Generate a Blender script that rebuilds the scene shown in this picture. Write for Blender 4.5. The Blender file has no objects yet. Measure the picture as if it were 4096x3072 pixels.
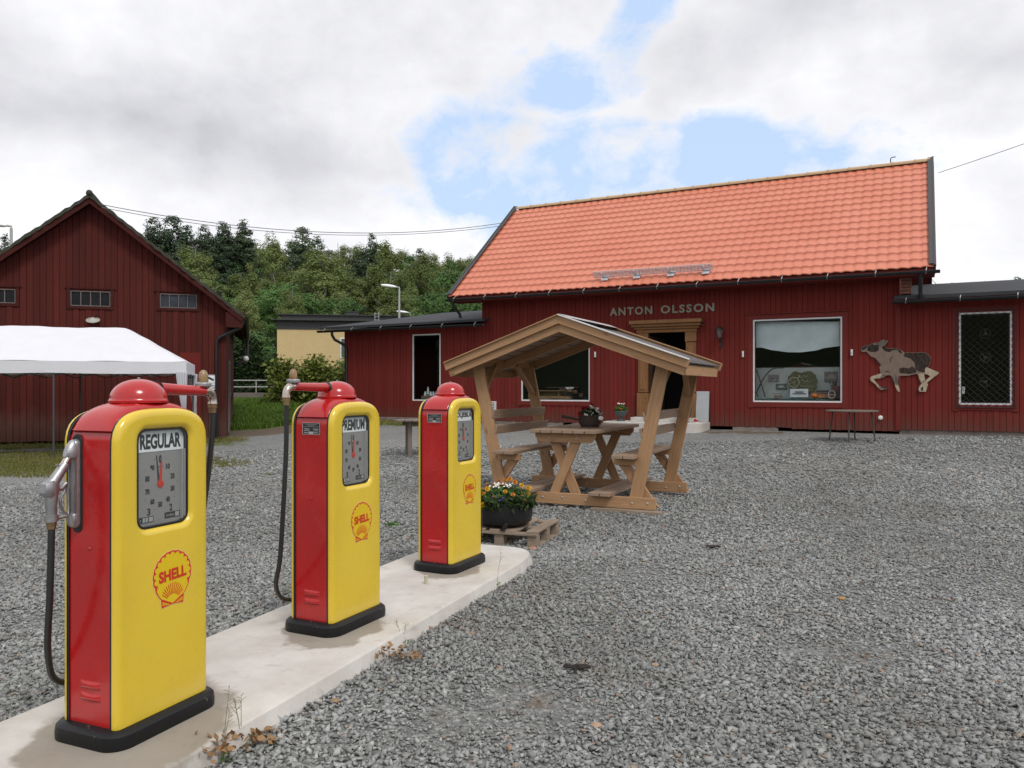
import bpy, math, random
import numpy as np
from mathutils import Vector, Matrix
R = math.radians
random.seed(7); rng = np.random.default_rng(7)
scene = bpy.context.scene
col = scene.collection

# ------------------------------------------------------------------ camera
CAMH = 1.6; F = 3150.0; CX = 2048.0; CY = 1545.0
cam_d = bpy.data.cameras.new('camera'); cam = bpy.data.objects.new('camera', cam_d); col.objects.link(cam)
cam.location = (0, 0, CAMH); cam.rotation_euler = (R(90), 0, 0)
cam_d.sensor_width = 36; cam_d.lens = 36 * F / 4096; cam_d.shift_y = (CY - 1536) / 4096
cam_d.clip_start = 0.05; cam_d.clip_end = 3000
scene.camera = cam
scene.view_settings.view_transform = 'Standard'; scene.view_settings.look = 'None'
scene.view_settings.exposure = 0.30; scene.view_settings.gamma = 1.0
scene.view_settings.use_curve_mapping = False

# ------------------------------------------------------------------ node helper
class NT:
    def __init__(s, tree): s.t = tree; tree.nodes.clear()
    def n(s, typ, props=None, **ins):
        nd = s.t.nodes.new(typ)
        for k, v in (props or {}).items(): setattr(nd, k, v)
        for k, v in ins.items():
            key = int(k[1:]) if k[0] == 'i' and k[1:].isdigit() else k.replace('_', ' ')
            sock = nd.inputs[key]
            if hasattr(v, 'is_output') or isinstance(v, bpy.types.NodeSocket): s.t.links.new(v, sock)
            else: sock.default_value = v
        return nd
    def math(s, op, a, b=0.0, c=0.0, clamp=False):
        return s.n('ShaderNodeMath', {'operation': op, 'use_clamp': clamp}, i0=a, i1=b, i2=c).outputs[0]
    def vmath(s, op, a, b=(0, 0, 0)):
        nd = s.n('ShaderNodeVectorMath', {'operation': op}, i0=a, i1=b)
        return nd.outputs[1] if op in ('DOT_PRODUCT', 'LENGTH', 'DISTANCE') else nd.outputs[0]
    def mix(s, f, a, b):
        nd = s.t.nodes.new('ShaderNodeMix'); nd.data_type = 'RGBA'
        for i, v in ((0, f), (6, a), (7, b)):
            if isinstance(v, bpy.types.NodeSocket): s.t.links.new(v, nd.inputs[i])
            else: nd.inputs[i].default_value = (v + (1,)) if isinstance(v, tuple) and len(v) == 3 else v
        return nd.outputs[2]
    def ramp(s, f, stops, interp='LINEAR'):
        nd = s.n('ShaderNodeValToRGB', Fac=f); cr = nd.color_ramp; cr.interpolation = interp
        while len(cr.elements) < len(stops): cr.elements.new(0.5)
        for e, (p, c) in zip(cr.elements, stops):
            e.position = p; e.color = (c, c, c, 1) if isinstance(c, (int, float)) else tuple(c) + (1,)
        return nd.outputs[0]
    def noise(s, vec, scale, detail=3.0, rough=0.55, dist=0.0):
        return s.n('ShaderNodeTexNoise', Vector=vec, Scale=scale, Detail=detail, Roughness=rough, Distortion=dist).outputs[0]
    def maprange(s, v, a, b, c=0.0, d=1.0):
        return s.n('ShaderNodeMapRange', Value=v, i1=a, i2=b, i3=c, i4=d).outputs[0]
    def mapping(s, vec, scale=(1, 1, 1), rot=(0, 0, 0), loc=(0, 0, 0)):
        return s.n('ShaderNodeMapping', Vector=vec, Scale=scale, Rotation=rot, Location=loc).outputs[0]

# ------------------------------------------------------------------ world: nishita blue + procedural clouds
SUN_EL, SUN_AZ = R(52), R(150)        # azimuth clockwise from +Y
world = bpy.data.worlds.new('World'); scene.world = world; world.use_nodes = True
w = NT(world.node_tree)
sky = w.n('ShaderNodeTexSky'); sky.sky_type = 'NISHITA'; sky.sun_disc = False
sky.sun_elevation = SUN_EL; sky.sun_rotation = SUN_AZ; sky.altitude = 100; sky.air_density = 1.0; sky.dust_density = 1.5
gen = w.n('ShaderNodeTexCoord').outputs['Generated']
sep = w.n('ShaderNodeSeparateXYZ', i0=gen).outputs
az = w.math('ARCTAN2', sep[0], sep[1]); el = w.math('ARCSINE', sep[2])
nz1 = w.noise(w.mapping(gen, (2.2, 2.2, 3.6), loc=(3.1, 0.4, 1.7)), 1.3, 4, 0.5, 0.2)
nz2 = w.noise(w.mapping(gen, (2.4, 2.4, 3.4), loc=(7.7, 2.2, 5.1)), 3.0, 7, 0.52, 0.15)
nzf = w.noise(w.mapping(gen, (2.0, 2.0, 2.8), loc=(1.3, 9.2, 0.6)), 8.0, 9, 0.62, 0.25)
wig = w.math('ADD', w.math('MULTIPLY', w.math('SUBTRACT', nz2, 0.5), 1.15), w.math('MULTIPLY', w.math('SUBTRACT', nzf, 0.5), 1.75))
def blob(cx, cy, sx, sy, rot=0.0):
    dx = w.math('SUBTRACT', az, cx); dy = w.math('SUBTRACT', el, cy)
    c, s_ = math.cos(rot), math.sin(rot)
    a = w.math('DIVIDE', w.math('ADD', w.math('MULTIPLY', dx, c), w.math('MULTIPLY', dy, s_)), sx)
    b = w.math('DIVIDE', w.math('SUBTRACT', w.math('MULTIPLY', dy, c), w.math('MULTIPLY', dx, s_)), sy)
    r = w.math('SQRT', w.math('ADD', w.math('MULTIPLY', a, a), w.math('MULTIPLY', b, b)))
    return w.math('SUBTRACT', 1.0, r)
def smax(*a):
    r = a[0]
    for b in a[1:]: r = w.math('MAXIMUM', r, b)
    return r
blue = smax(w.math('MULTIPLY', blob(-0.01, 0.272, 0.15, 0.080, -0.1), 1.7), w.math('MULTIPLY', blob(0.15, 0.258, 0.33, 0.080, 0.0), 1.8), w.math('MULTIPLY', blob(0.045, 0.355, 0.13, 0.050, 0.1), 0.55),
            w.math('MULTIPLY', blob(0.165, 0.455, 0.045, 0.11, -0.5), 0.7), blob(0.02, 0.225, 0.09, 0.05, 0.3), blob(2.2, 0.6, 0.3, 0.15), blob(-2.0, 0.5, 0.3, 0.1))
blue = w.math('MINIMUM', blue, 0.48)
bm = w.maprange(w.math('ADD', blue, w.math('MULTIPLY', wig, 0.90)), 0.04, 0.50)
# cloud brightness: broad grey bases + bright tops
grey = smax(blob(-0.43, 0.30, 0.36, 0.085, -0.12), w.math('MULTIPLY', blob(0.42, 0.45, 0.34, 0.085, 0.2), 0.75),
            w.math('MULTIPLY', blob(0.58, 0.34, 0.25, 0.06, 0.0), 0.6), w.math('MULTIPLY', blob(-0.2, 0.36, 0.35, 0.12, 0), 0.35))
gm = w.maprange(w.math('ADD', grey, w.math('MULTIPLY', w.math('SUBTRACT', nz1, 0.5), 1.3)), -0.15, 0.9)
lum = w.math('SUBTRACT', w.math('ADD', w.math('ADD', 0.825, w.math('MULTIPLY', w.math('SUBTRACT', nzf, 0.5), 0.22)), w.math('MULTIPLY', w.math('SUBTRACT', nz2, 0.5), 0.30)), w.math('MULTIPLY', gm, 0.29))
lumc = w.math('MAXIMUM', w.math('MINIMUM', lum, 0.93), 0.33)
ccol = w.mix(w.maprange(lumc, 0.45, 0.95), (0.95, 0.955, 1.02), (0.985, 0.985, 1.01))
cloud = w.vmath('MULTIPLY', ccol, w.n('ShaderNodeCombineXYZ', i0=lumc, i1=lumc, i2=lumc).outputs[0])
blue_n = w.vmath('MULTIPLY', sky.outputs[0], (0.10, 0.10, 0.10))
blue_m = w.mix(0.8, blue_n, (0.53, 0.68, 0.92))
c = w.mix(bm, cloud, blue_m)
bg = w.n('ShaderNodeBackground', Color=w.vmath('MULTIPLY', c, (10.0, 10.0, 10.0)), Strength=0.1)
wo = w.n('ShaderNodeOutputWorld', Surface=bg.outputs[0])

# ------------------------------------------------------------------ sun (veiled by cloud)
sd = bpy.data.lights.new('sun', 'SUN'); sd.energy = 1.4; sd.angle = R(14); sd.color = (1, 0.96, 0.9)
sun = bpy.data.objects.new('sun', sd); col.objects.link(sun)
dirv = Vector((math.sin(SUN_AZ) * math.cos(SUN_EL), math.cos(SUN_AZ) * math.cos(SUN_EL), math.sin(SUN_EL)))
sun.rotation_euler = dirv.to_track_quat('Z', 'Y').to_euler()

# ------------------------------------------------------------------ object helpers
def tag(o, label=None, cat=None, group=None, kind=None):
    if label: o['label'] = label
    if cat: o['category'] = cat
    if group: o['group'] = group
    if kind: o['kind'] = kind
    return o
def thing(name, label, cat, loc=(0, 0, 0), rz=0.0, group=None):
    o = bpy.data.objects.new(name, None); col.objects.link(o)
    o.empty_display_size = 0.2; o.location = loc; o.rotation_euler = (0, 0, rz)
    return tag(o, label, cat, group)
def copy_tree(o, parent=None):
    c = o.copy(); col.objects.link(c); c.parent = parent
    for ch in o.children: copy_tree(ch, c)
    return c

class MB:
    def __init__(s): s.v = []; s.f = []; s.uv = []; s.mi = []; s.m = 0
    def add(s, vs, fs, uvs=None):
        b = len(s.v); s.v += [tuple(v) for v in vs]
        for i, f in enumerate(fs):
            s.f.append([b + k for k in f]); s.mi.append(s.m)
            s.uv.append(uvs[i] if uvs else [(0, 0)] * len(f))
        return s
    def box(s, c, d, M=None):
        x, y, z = d[0] / 2, d[1] / 2, d[2] / 2
        vs = [Vector((i * x, j * y, k * z)) for i in (-1, 1) for j in (-1, 1) for k in (-1, 1)]
        vs = [(M @ v if M else v) + Vector(c) for v in vs]
        return s.add(vs, [(0, 1, 3, 2), (4, 6, 7, 5), (0, 4, 5, 1), (2, 3, 7, 6), (0, 2, 6, 4), (1, 5, 7, 3)])
    def bb(s, a, b):
        return s.box([(a[i] + b[i]) / 2 for i in range(3)], [abs(b[i] - a[i]) for i in range(3)])
    def beam(s, p0, p1, w_, h, up=(0, 0, 1), cut0=None, cut1=None):
        p0 = Vector(p0); p1 = Vector(p1); d = p1 - p0; L = d.length; d.normalize()
        side = d.cross(Vector(up))
        side = side.normalized() if side.length > 1e-5 else Vector((1, 0, 0))
        u = side.cross(d).normalized(); vs = []
        for p in (p0, p1):
            for i, j in ((-1, -1), (1, -1), (1, 1), (-1, 1)):
                vs.append(p + side * (i * w_ / 2) + u * (j * h / 2))
        o1 = random.random() * 40; o2 = random.random() * 40
        def q(a0, a1, b0, b1): return [(o1 + a0, o2 + b0), (o1 + a1, o2 + b0), (o1 + a1, o2 + b1), (o1 + a0, o2 + b1)]
        fs = [(0, 4, 5, 1), (1, 5, 6, 2), (2, 6, 7, 3), (3, 7, 4, 0), (3, 2, 1, 0), (4, 5, 6, 7)]
        uvs = []; off = 0
        for wd in (w_, h, w_, h):
            uvs.append([(o1, o2 + off), (o1 + L, o2 + off), (o1 + L, o2 + off + wd), (o1, o2 + off + wd)]); off += wd
        uvs.append(q(0, w_ * .3, 0, h)); uvs.append(q(L, L + w_ * .3, 0, h))
        # clip ends against planes (point, normal) by sliding along the beam
        for cut, idx in ((cut0, range(0, 4)), (cut1, range(4, 8))):
            if cut:
                cp, cn = Vector(cut[0]), Vector(cut[1])
                for k in idx:
                    den = d.dot(cn)
                    if abs(den) > 1e-4: vs[k] = vs[k] + d * ((cp - vs[k]).dot(cn) / den)
        return s.add(vs, fs, uvs)
    def quad(s, a, b, c, d): return s.add([a, b, c, d], [(0, 1, 2, 3)])
    def prism(s, poly, h0, h1, fn):
        """poly in 2D, extruded between h0 and h1, fn(x,y,h)->3D"""
        n = len(poly)
        vs = [fn(x, y, h0) for x, y in poly] + [fn(x, y, h1) for x, y in poly]
        return s.add(vs, [tuple(range(n))[::-1], tuple(range(n, 2 * n))] + [(i, (i + 1) % n, n + (i + 1) % n, n + i) for i in range(n)])
    def tube(s, pts, r, n=10, cap=True):
        pts = [Vector(p) for p in pts]; m = len(pts)
        rs = r if isinstance(r, (list, tuple)) else [r] * m
        t0 = (pts[1] - pts[0]).normalized()
        a = t0.cross(Vector((0, 0, 1)));  a = a.normalized() if a.length > 1e-3 else t0.cross(Vector((0, 1, 0))).normalized()
        vs = []
        for i, p in enumerate(pts):
            t = (pts[min(i + 1, m - 1)] - pts[max(i - 1, 0)])
            t = t.normalized() if t.length > 1e-9 else t0
            a = (a - t * a.dot(t)).normalized(); b = t.cross(a)
            for k in range(n):
                th = 2 * math.pi * k / n; vs.append(p + (a * math.cos(th) + b * math.sin(th)) * rs[i])
        fs = [(i * n + k, i * n + (k + 1) % n, (i + 1) * n + (k + 1) % n, (i + 1) * n + k) for i in range(m - 1) for k in range(n)]
        if cap: fs += [tuple(range(n))[::-1], tuple(range((m - 1) * n, m * n))]
        return s.add(vs, fs)
    def lathe(s, prof, n=24, o=(0, 0, 0), M=None, sx=1, sy=1):
        vs = []; o = Vector(o)
        for r, z in prof:
            for k in range(n):
                th = 2 * math.pi * k / n; v = Vector((r * math.cos(th) * sx, r * math.sin(th) * sy, z))
                vs.append((M @ v if M else v) + o)
        m = len(prof)
        fs = [(i * n + k, i * n + (k + 1) % n, (i + 1) * n + (k + 1) % n, (i + 1) * n + k) for i in range(m - 1) for k in range(n)]
        fs += [tuple(range(n))[::-1], tuple(range((m - 1) * n, m * n))]
        return s.add(vs, fs)
    def ball(s, c, r, n=12, sz=1.0, sx=1.0, sy=1.0):
        prof = [(max(1e-4, r * math.sin(math.pi * i / (n // 2 + 2))), -r * sz * math.cos(math.pi * i / (n // 2 + 2))) for i in range(n // 2 + 3)]
        return s.lathe(prof, n, c, sx=sx, sy=sy)
    def loops(s, L, close=True, cap0=False, cap1=False):
        n = len(L[0]); vs = [p for l in L for p in l]
        rng_ = range(n) if close else range(n - 1)
        fs = [(i * n + k, i * n + (k + 1) % n, (i + 1) * n + (k + 1) % n, (i + 1) * n + k) for i in range(len(L) - 1) for k in rng_]
        if cap0: fs.append(tuple(range(n))[::-1])
        if cap1: fs.append(tuple(range((len(L) - 1) * n, len(L) * n)))
        return s.add(vs, fs)
    def build(s, name, mat, parent=None, smooth=False, bevel=0.0, label=None, fix=True):
        me = bpy.data.meshes.new(name); me.from_pydata(s.v, [], s.f)
        uvl = me.uv_layers.new(name='UVMap')
        flat = [c for f in s.uv for uv in f for c in uv]; uvl.data.foreach_set('uv', flat)
        mats = mat if isinstance(mat, (list, tuple)) else [mat]
        for m in mats: me.materials.append(m)
        if len(mats) > 1: me.polygons.foreach_set('material_index', s.mi)
        if fix:
            import bmesh
            b = bmesh.new(); b.from_mesh(me); bmesh.ops.recalc_face_normals(b, faces=b.faces); b.to_mesh(me); b.free()
        if smooth:
            me.polygons.foreach_set('use_smooth', [True] * len(me.polygons))
            me.set_sharp_from_angle(angle=R(smooth if smooth > 1 else 40))
        me.update()
        o = bpy.data.objects.new(name, me); col.objects.link(o)
        if parent: o.parent = parent
        if bevel:
            b = o.modifiers.new('bevel', 'BEVEL'); b.width = bevel; b.segments = 2; b.limit_method = 'ANGLE'; b.angle_limit = R(50)
        if label: o['label'] = label
        return o

def np_mesh(name, V, Fq, mat, parent=None, nv=4):
    me = bpy.data.meshes.new(name); V = np.asarray(V, dtype=np.float32); Fq = np.asarray(Fq, dtype=np.int32)
    me.vertices.add(len(V)); me.vertices.foreach_set('co', V.ravel())
    me.loops.add(Fq.size); me.loops.foreach_set('vertex_index', Fq.ravel())
    me.polygons.add(len(Fq)); me.polygons.foreach_set('loop_start', np.arange(0, Fq.size, nv, dtype=np.int32))
    me.update(calc_edges=True); me.materials.append(mat)
    o = bpy.data.objects.new(name, me); col.objects.link(o)
    if parent: o.parent = parent
    return o

def text_obj(txt, name, mat, parent, pos, width, height, depth=0.002, rot=0.0, bold=0.0, sp=1.0):
    """flat lettering facing -Y (in parent space), centred on pos, scaled to width x height"""
    cu = bpy.data.curves.new('tmp', 'FONT'); cu.body = txt; cu.size = 1; cu.offset = bold; cu.resolution_u = 3; cu.extrude = 0.5; cu.space_character = sp
    ob = bpy.data.objects.new('tmp', cu); col.objects.link(ob)
    dg = bpy.context.evaluated_depsgraph_get(); me = bpy.data.meshes.new_from_object(ob.evaluated_get(dg))
    bpy.data.objects.remove(ob); bpy.data.curves.remove(cu)
    n = len(me.vertices); a = np.empty(n * 3, np.float32); me.vertices.foreach_get('co', a); a = a.reshape(-1, 3)
    mn, mx = a.min(0), a.max(0)
    x = ((a[:, 0] - mn[0]) / (mx[0] - mn[0]) - .5) * width; z = ((a[:, 1] - mn[1]) / (mx[1] - mn[1]) - .5) * height
    y = -np.where(a[:, 2] > 0, depth, 0.0)
    cr, sr = math.cos(rot), math.sin(rot); x2 = x * cr - z * sr; z2 = x * sr + z * cr
    out = np.stack([x2 + pos[0], y + pos[1], z2 + pos[2]], 1).astype(np.float32)
    me.vertices.foreach_set('co', out.ravel()); me.materials.clear(); me.materials.append(mat); me.update()
    me.name = name; o = bpy.data.objects.new(name, me); col.objects.link(o); o.parent = parent
    return o

# ------------------------------------------------------------------ materials
def mat(name, fn):
    m = bpy.data.materials.new(name); m.use_nodes = True; t = NT(m.node_tree)
    sh = fn(t); t.n('ShaderNodeOutputMaterial', Surface=sh); return m
def bsdf(t, color, rough=0.5, metal=0.0, bump=None, bs=0.3, bd=0.01, spec=0.5, **kw):
    ins = dict(Base_Color=color if isinstance(color, bpy.types.NodeSocket) else tuple(color)[:3] + (1,), Roughness=rough, Metallic=metal)
    if bump is not None: ins['Normal'] = t.n('ShaderNodeBump', Strength=bs, Distance=bd, Height=bump).outputs[0]
    nd = t.n('ShaderNodeBsdfPrincipled', **ins); nd.inputs['Specular IOR Level'].default_value = spec
    for k, v in kw.items(): nd.inputs[k.replace('_', ' ')].default_value = v
    return nd.outputs[0]
def oc(t): return t.n('ShaderNodeTexCoord').outputs['Object']
def uv(t): return t.n('ShaderNodeTexCoord').outputs['UV']

def simple(name, c, rough=0.5, metal=0.0, var=0.25, scale=6.0, bs=0.15, spec=0.5, c2=None, **kw):
    def fn(t):
        o = oc(t); n1 = t.noise(o, scale, 5, 0.6); n2 = t.noise(o, scale * 9, 3, 0.6)
        dark = tuple(k * (1 - var) for k in c) if c2 is None else c2
        f = t.maprange(t.math('ADD', t.math('MULTIPLY', n1, 0.7), t.math('MULTIPLY', n2, 0.3)), 0.35, 0.65)
        rr = t.math('ADD', rough - 0.05, t.math('MULTIPLY', n1, 0.12))
        return bsdf(t, t.mix(f, dark, tuple(c)), rr, metal, n2, bs, 0.003, spec, **kw)
    return mat(name, fn)
def enamel(name, c, c2):
    def fn(t):
        o = oc(t); n1 = t.noise(o, 3.0, 4, 0.5); n2 = t.noise(o, 30, 3, 0.5); n3 = t.noise(o, 7.0, 2, 0.5)
        base = t.mix(t.maprange(n1, 0.35, 0.7), c, c2)
        dust = t.maprange(t.noise(o, 5, 6, 0.7), 0.52, 0.85, 0.0, 0.12)
        base = t.mix(dust, base, (0.33, 0.27, 0.2))
        h = t.math('ADD', t.math('MULTIPLY', n3, 0.6), t.math('MULTIPLY', n2, 0.05))
        return bsdf(t, base, t.maprange(n2, 0.3, 0.7, 0.16, 0.3), 0, h, 0.25, 0.01, 0.5, Coat_Weight=0.35, Coat_Roughness=0.12)
    return mat(name, fn)

M = {}
M['yellow'] = enamel('yellow_enamel', (0.72, 0.52, 0.040), (0.68, 0.475, 0.033))
M['red'] = enamel('red_enamel', (0.45, 0.010, 0.010), (0.37, 0.008, 0.009))
M['logo_red'] = simple('emblem_red', (0.60, 0.035, 0.014), 0.35, var=0.05, bs=0)
M['logo_yellow'] = simple('emblem_yellow', (0.74, 0.52, 0.012), 0.35, var=0.05, bs=0)
M['logo_pale'] = simple('emblem_pale', (0.72, 0.55, 0.22), 0.4, var=0.05, bs=0)
M['black'] = simple('black_rubber', (0.018, 0.017, 0.017), 0.5, var=0.4)
def _hose(t):
    o = oc(t); wv = t.n('ShaderNodeTexWave', {'bands_direction': 'Z'}, Vector=o, Scale=60.0, Distortion=0.3).outputs[1]
    return bsdf(t, (0.016, 0.016, 0.017), 0.42, 0, wv, 0.25, 0.002)
M['hose'] = mat('hose_rubber', _hose)
def _base(t):
    o = oc(t); n = t.noise(o, 22, 6, 0.7); chip = t.maprange(n, 0.66, 0.70)
    return bsdf(t, t.mix(chip, (0.009, 0.009, 0.010), (0.20, 0.18, 0.16)), 0.42, 0, t.noise(o, 40, 4), 0.5, 0.004, spec=0.3)
M['pump_base'] = mat('chipped_black_paint', _base)
M['alu'] = simple('cast_aluminium', (0.42, 0.42, 0.43), 0.38, 0.85, 0.25, 20, 0.4)
M['chrome'] = simple('worn_chrome', (0.62, 0.60, 0.57), 0.22, 1.0, 0.3, 9, 0.1, c2=(0.35, 0.24, 0.15))
M['brass'] = simple('dull_brass', (0.32, 0.22, 0.12), 0.45, 0.8, 0.35, 20)
M['bulb'] = simple('amber_sight_glass', (0.42, 0.33, 0.16), 0.15, 0.0, 0.5, 30, 0.2, c2=(0.25, 0.08, 0.04), Transmission_Weight=0.25)
M['dial'] = simple('dial_face', (0.30, 0.285, 0.275), 0.5, 0, 0.08, 3, 0)
M['plate_white'] = simple('white_plate', (0.86, 0.89, 0.90), 0.4, 0, 0.06, 3, 0)
M['ink'] = simple('black_ink', (0.02, 0.02, 0.022), 0.5, 0, 0.1, 3, 0)
M['darkgrey'] = simple('dark_grey_paint', (0.045, 0.045, 0.048), 0.5, 0, 0.2, 8)
M['grey_light'] = simple('light_grey_paint', (0.42, 0.42, 0.41), 0.5, 0, 0.15, 8)
M['white'] = simple('white_paint', (0.74, 0.74, 0.73), 0.5, 0, 0.12, 5)
def _glass(t):
    g = t.n('ShaderNodeBsdfGlossy', Color=(0.9, 0.95, 0.95, 1), Roughness=0.02, Normal=t.n('ShaderNodeBump', Strength=0.05, Distance=0.02, Height=t.noise(oc(t), 1.3, 2)).outputs[0])
    tr = t.n('ShaderNodeBsdfTransparent', Color=(0.93, 0.95, 0.95, 1))
    f = t.n('ShaderNodeLayerWeight', Blend=0.5).outputs['Facing']
    return t.n('ShaderNodeMixShader', i0=t.math('ADD', 0.09, t.math('MULTIPLY', t.math('POWER', f, 5.0), 0.9), clamp=True), i1=tr.outputs[0], i2=g.outputs[0]).outputs[0]
M['glass'] = mat('window_glass', _glass)
def wood(name, c1, c2, knot=True, rough=0.7, grain=1.0):
    def fn(t):
        u_ = uv(t); st = t.mapping(u_, (1.2, 22, 1)); n1 = t.noise(st, 1.6, 5, 0.6, 1.2)
        fine = t.noise(t.mapping(u_, (6, 160, 1)), 1.0, 3, 0.6)
        big = t.noise(t.mapping(u_, (0.7, 3.0, 1)), 1.0, 2, 0.5)
        f = t.maprange(t.math('ADD', t.math('MULTIPLY', n1, 0.65), t.math('ADD', t.math('MULTIPLY', fine, 0.2), t.math('MULTIPLY', big, 0.2))), 0.38, 0.68)
        c = t.mix(f, c2, c1)
        if knot:
            v = t.n('ShaderNodeTexVoronoi', Vector=t.mapping(u_, (2.6, 7, 1)), Scale=1.0)
            k = t.maprange(v.outputs['Distance'], 0.05, 0.16, 0.75, 0.0)
            c = t.mix(k, c, tuple(x * 0.42 for x in c2))
            # checks and splits along the grain
            sp = t.maprange(t.noise(t.mapping(u_, (1.1, 60, 1)), 1.0, 2, 0.5), 0.70, 0.76, 0.0, 0.6 * grain)
            c = t.mix(sp, c, tuple(x * 0.35 for x in c2))
        return bsdf(t, c, rough, 0, t.math('ADD', n1, fine), 0.35, 0.004, 0.3)
    return mat(name, fn)
M['pine'] = wood('treated_pine', (0.46, 0.278, 0.150), (0.32, 0.178, 0.088))
M['pine_grey'] = wood('weathered_pine', (0.36, 0.26, 0.19), (0.25, 0.165, 0.11))
M['pallet'] = wood('grey_pallet_wood', (0.34, 0.275, 0.21), (0.20, 0.15, 0.11))
M['oldwood'] = wood('grey_old_planks', (0.22, 0.175, 0.145), (0.12, 0.095, 0.08))
M['doorwood'] = wood('orange_stained_pine', (0.27, 0.130, 0.050), (0.155, 0.072, 0.030))
M['newwood'] = wood('tan_ridge_wood', (0.56, 0.40, 0.24), (0.46, 0.31, 0.18))
def siding_mat(name, c1, c2, streak, dirt=(0.08, 0.05, 0.045), amt=0.35):
    def fn(t):
        o = oc(t); n1 = t.noise(t.mapping(o, (9, 9, 0.9)), 1.0, 5, 0.6); n2 = t.noise(t.mapping(o, (60, 60, 3)), 1.0, 3, 0.6)
        isl = t.n('ShaderNodeNewGeometry').outputs['Random Per Island']
        f = t.maprange(t.math('ADD', t.math('MULTIPLY', n1, 0.6), t.math('MULTIPLY', isl, 0.4)), 0.25, 0.75)
        c = t.mix(f, c2, c1); c = t.mix(t.maprange(n2, 0.55, 0.8, 0, streak), c, dirt)
        spec = t.maprange(t.noise(o, 16, 3, 0.7), 0.77, 0.80, 0.0, amt); c = t.mix(spec, c, (0.28, 0.2, 0.17))
        zz = t.n('ShaderNodeSeparateXYZ', i0=o).outputs[2]
        low = t.maprange(t.math('ADD', zz, t.math('MULTIPLY', t.noise(t.mapping(o, (3, 3, 1)), 1.5, 5, 0.7), 0.9)), 0.95, 1.45, 0.55, 0.0); c = t.mix(low, c, (0.105, 0.062, 0.048))
        return bsdf(t, c, 0.85, 0, n2, 0.4, 0.004, 0.12)
    return mat(name, fn)
M['redwall'] = siding_mat('falun_red_boards', (0.175, 0.0270, 0.0215), (0.142, 0.0220, 0.0180), 0.25)
M['barnwall'] = siding_mat('aged_barn_red_boards', (0.100, 0.0205, 0.0160), (0.062, 0.0150, 0.0125), 0.75, (0.035, 0.02, 0.018))
M['redtrim'] = simple('red_trim_paint', (0.162, 0.0250, 0.020), 0.7, 0, 0.15, 5, spec=0.2)
M['barntrim'] = simple('barn_trim_paint', (0.062, 0.0150, 0.0120), 0.8, 0, 0.3, 5, spec=0.15)
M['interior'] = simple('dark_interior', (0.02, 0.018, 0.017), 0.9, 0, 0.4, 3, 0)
M['felt'] = simple('roofing_felt', (0.055, 0.057, 0.063), 0.85, 0, 0.35, 1.3, 0.4, spec=0.25)
M['gutter'] = simple('black_gutter_steel', (0.022, 0.023, 0.025), 0.35, 0.2, 0.2, 4)
M['steel'] = simple('galvanised_steel', (0.40, 0.41, 0.42), 0.4, 0.7, 0.25, 10)
def _tile(t):
    o = oc(t); n1 = t.noise(o, 0.7, 4, 0.5); n2 = t.noise(o, 25, 4, 0.6)
    c = t.mix(t.maprange(t.math('ADD', t.math('MULTIPLY', n1, 0.6), t.math('MULTIPLY', n2, 0.4)), 0.35, 0.65), (0.56, 0.160, 0.088), (0.61, 0.200, 0.120))
    return bsdf(t, c, 0.42, 0, n2, 0.1, 0.003, 0.5)
M['tile'] = mat('orange_tile_steel', _tile)
def _conc(t):
    o = oc(t); n1 = t.noise(o, 2.2, 6, 0.65); n2 = t.noise(o, 30, 5, 0.65); n3 = t.noise(o, 7, 5, 0.6, 0.4)
    c = t.mix(t.maprange(n1, 0.35, 0.7), (0.45, 0.42, 0.385), (0.60, 0.575, 0.54)); c = t.mix(t.maprange(n3, 0.58, 0.75, 0, 0.5), c, (0.28, 0.245, 0.20))
    c = t.mix(t.maprange(n2, 0.66, 0.74, 0, 0.6), c, (0.17, 0.15, 0.12))
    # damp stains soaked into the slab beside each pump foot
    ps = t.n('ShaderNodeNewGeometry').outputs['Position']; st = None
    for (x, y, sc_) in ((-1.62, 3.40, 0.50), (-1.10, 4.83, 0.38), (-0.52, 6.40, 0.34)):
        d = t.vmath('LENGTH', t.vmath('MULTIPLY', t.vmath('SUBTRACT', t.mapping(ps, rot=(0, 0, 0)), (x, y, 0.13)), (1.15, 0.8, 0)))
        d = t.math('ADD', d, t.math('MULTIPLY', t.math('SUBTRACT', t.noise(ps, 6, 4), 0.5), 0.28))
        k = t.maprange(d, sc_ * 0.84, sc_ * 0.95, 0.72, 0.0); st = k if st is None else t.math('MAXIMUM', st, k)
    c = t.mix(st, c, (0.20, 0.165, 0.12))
    h = t.math('ADD', t.math('MULTIPLY', n2, 0.5), n3)
    return bsdf(t, c, 0.85, 0, h, 0.5, 0.008, 0.25)
M['zinc'] = simple('bright_zinc', (0.50, 0.52, 0.55), 0.45, 0.15, 0.15, 10)
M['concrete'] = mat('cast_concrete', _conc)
M['stonebase'] = simple('old_foundation_stone', (0.26, 0.21, 0.185), 0.9, 0, 0.45, 4, 0.5)
M['cloth_white'] = simple('white_canopy_cloth', (0.68, 0.68, 0.72), 0.75, 0, 0.05, 3, 0.15, spec=0.2)
M['curtain'] = simple('pale_curtain', (0.60, 0.68, 0.70), 0.85, 0, 0.1, 4, 0.2)
M['brick_yellow'] = None
def _yb(t):
    o = oc(t); br = t.n('ShaderNodeTexBrick', Vector=t.mapping(o, (1, 1, 1), rot=(R(90), 0, 0)), Color1=(0.66, 0.49, 0.25, 1), Color2=(0.60, 0.44, 0.22, 1), Mortar=(0.50, 0.40, 0.25, 1), Scale=4.0)
    return bsdf(t, t.mix(t.maprange(t.noise(o, 1.5, 4), 0.4, 0.7, 0, 0.3), br.outputs[0], (0.54, 0.39, 0.19)), 0.85, spec=0.2)
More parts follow.
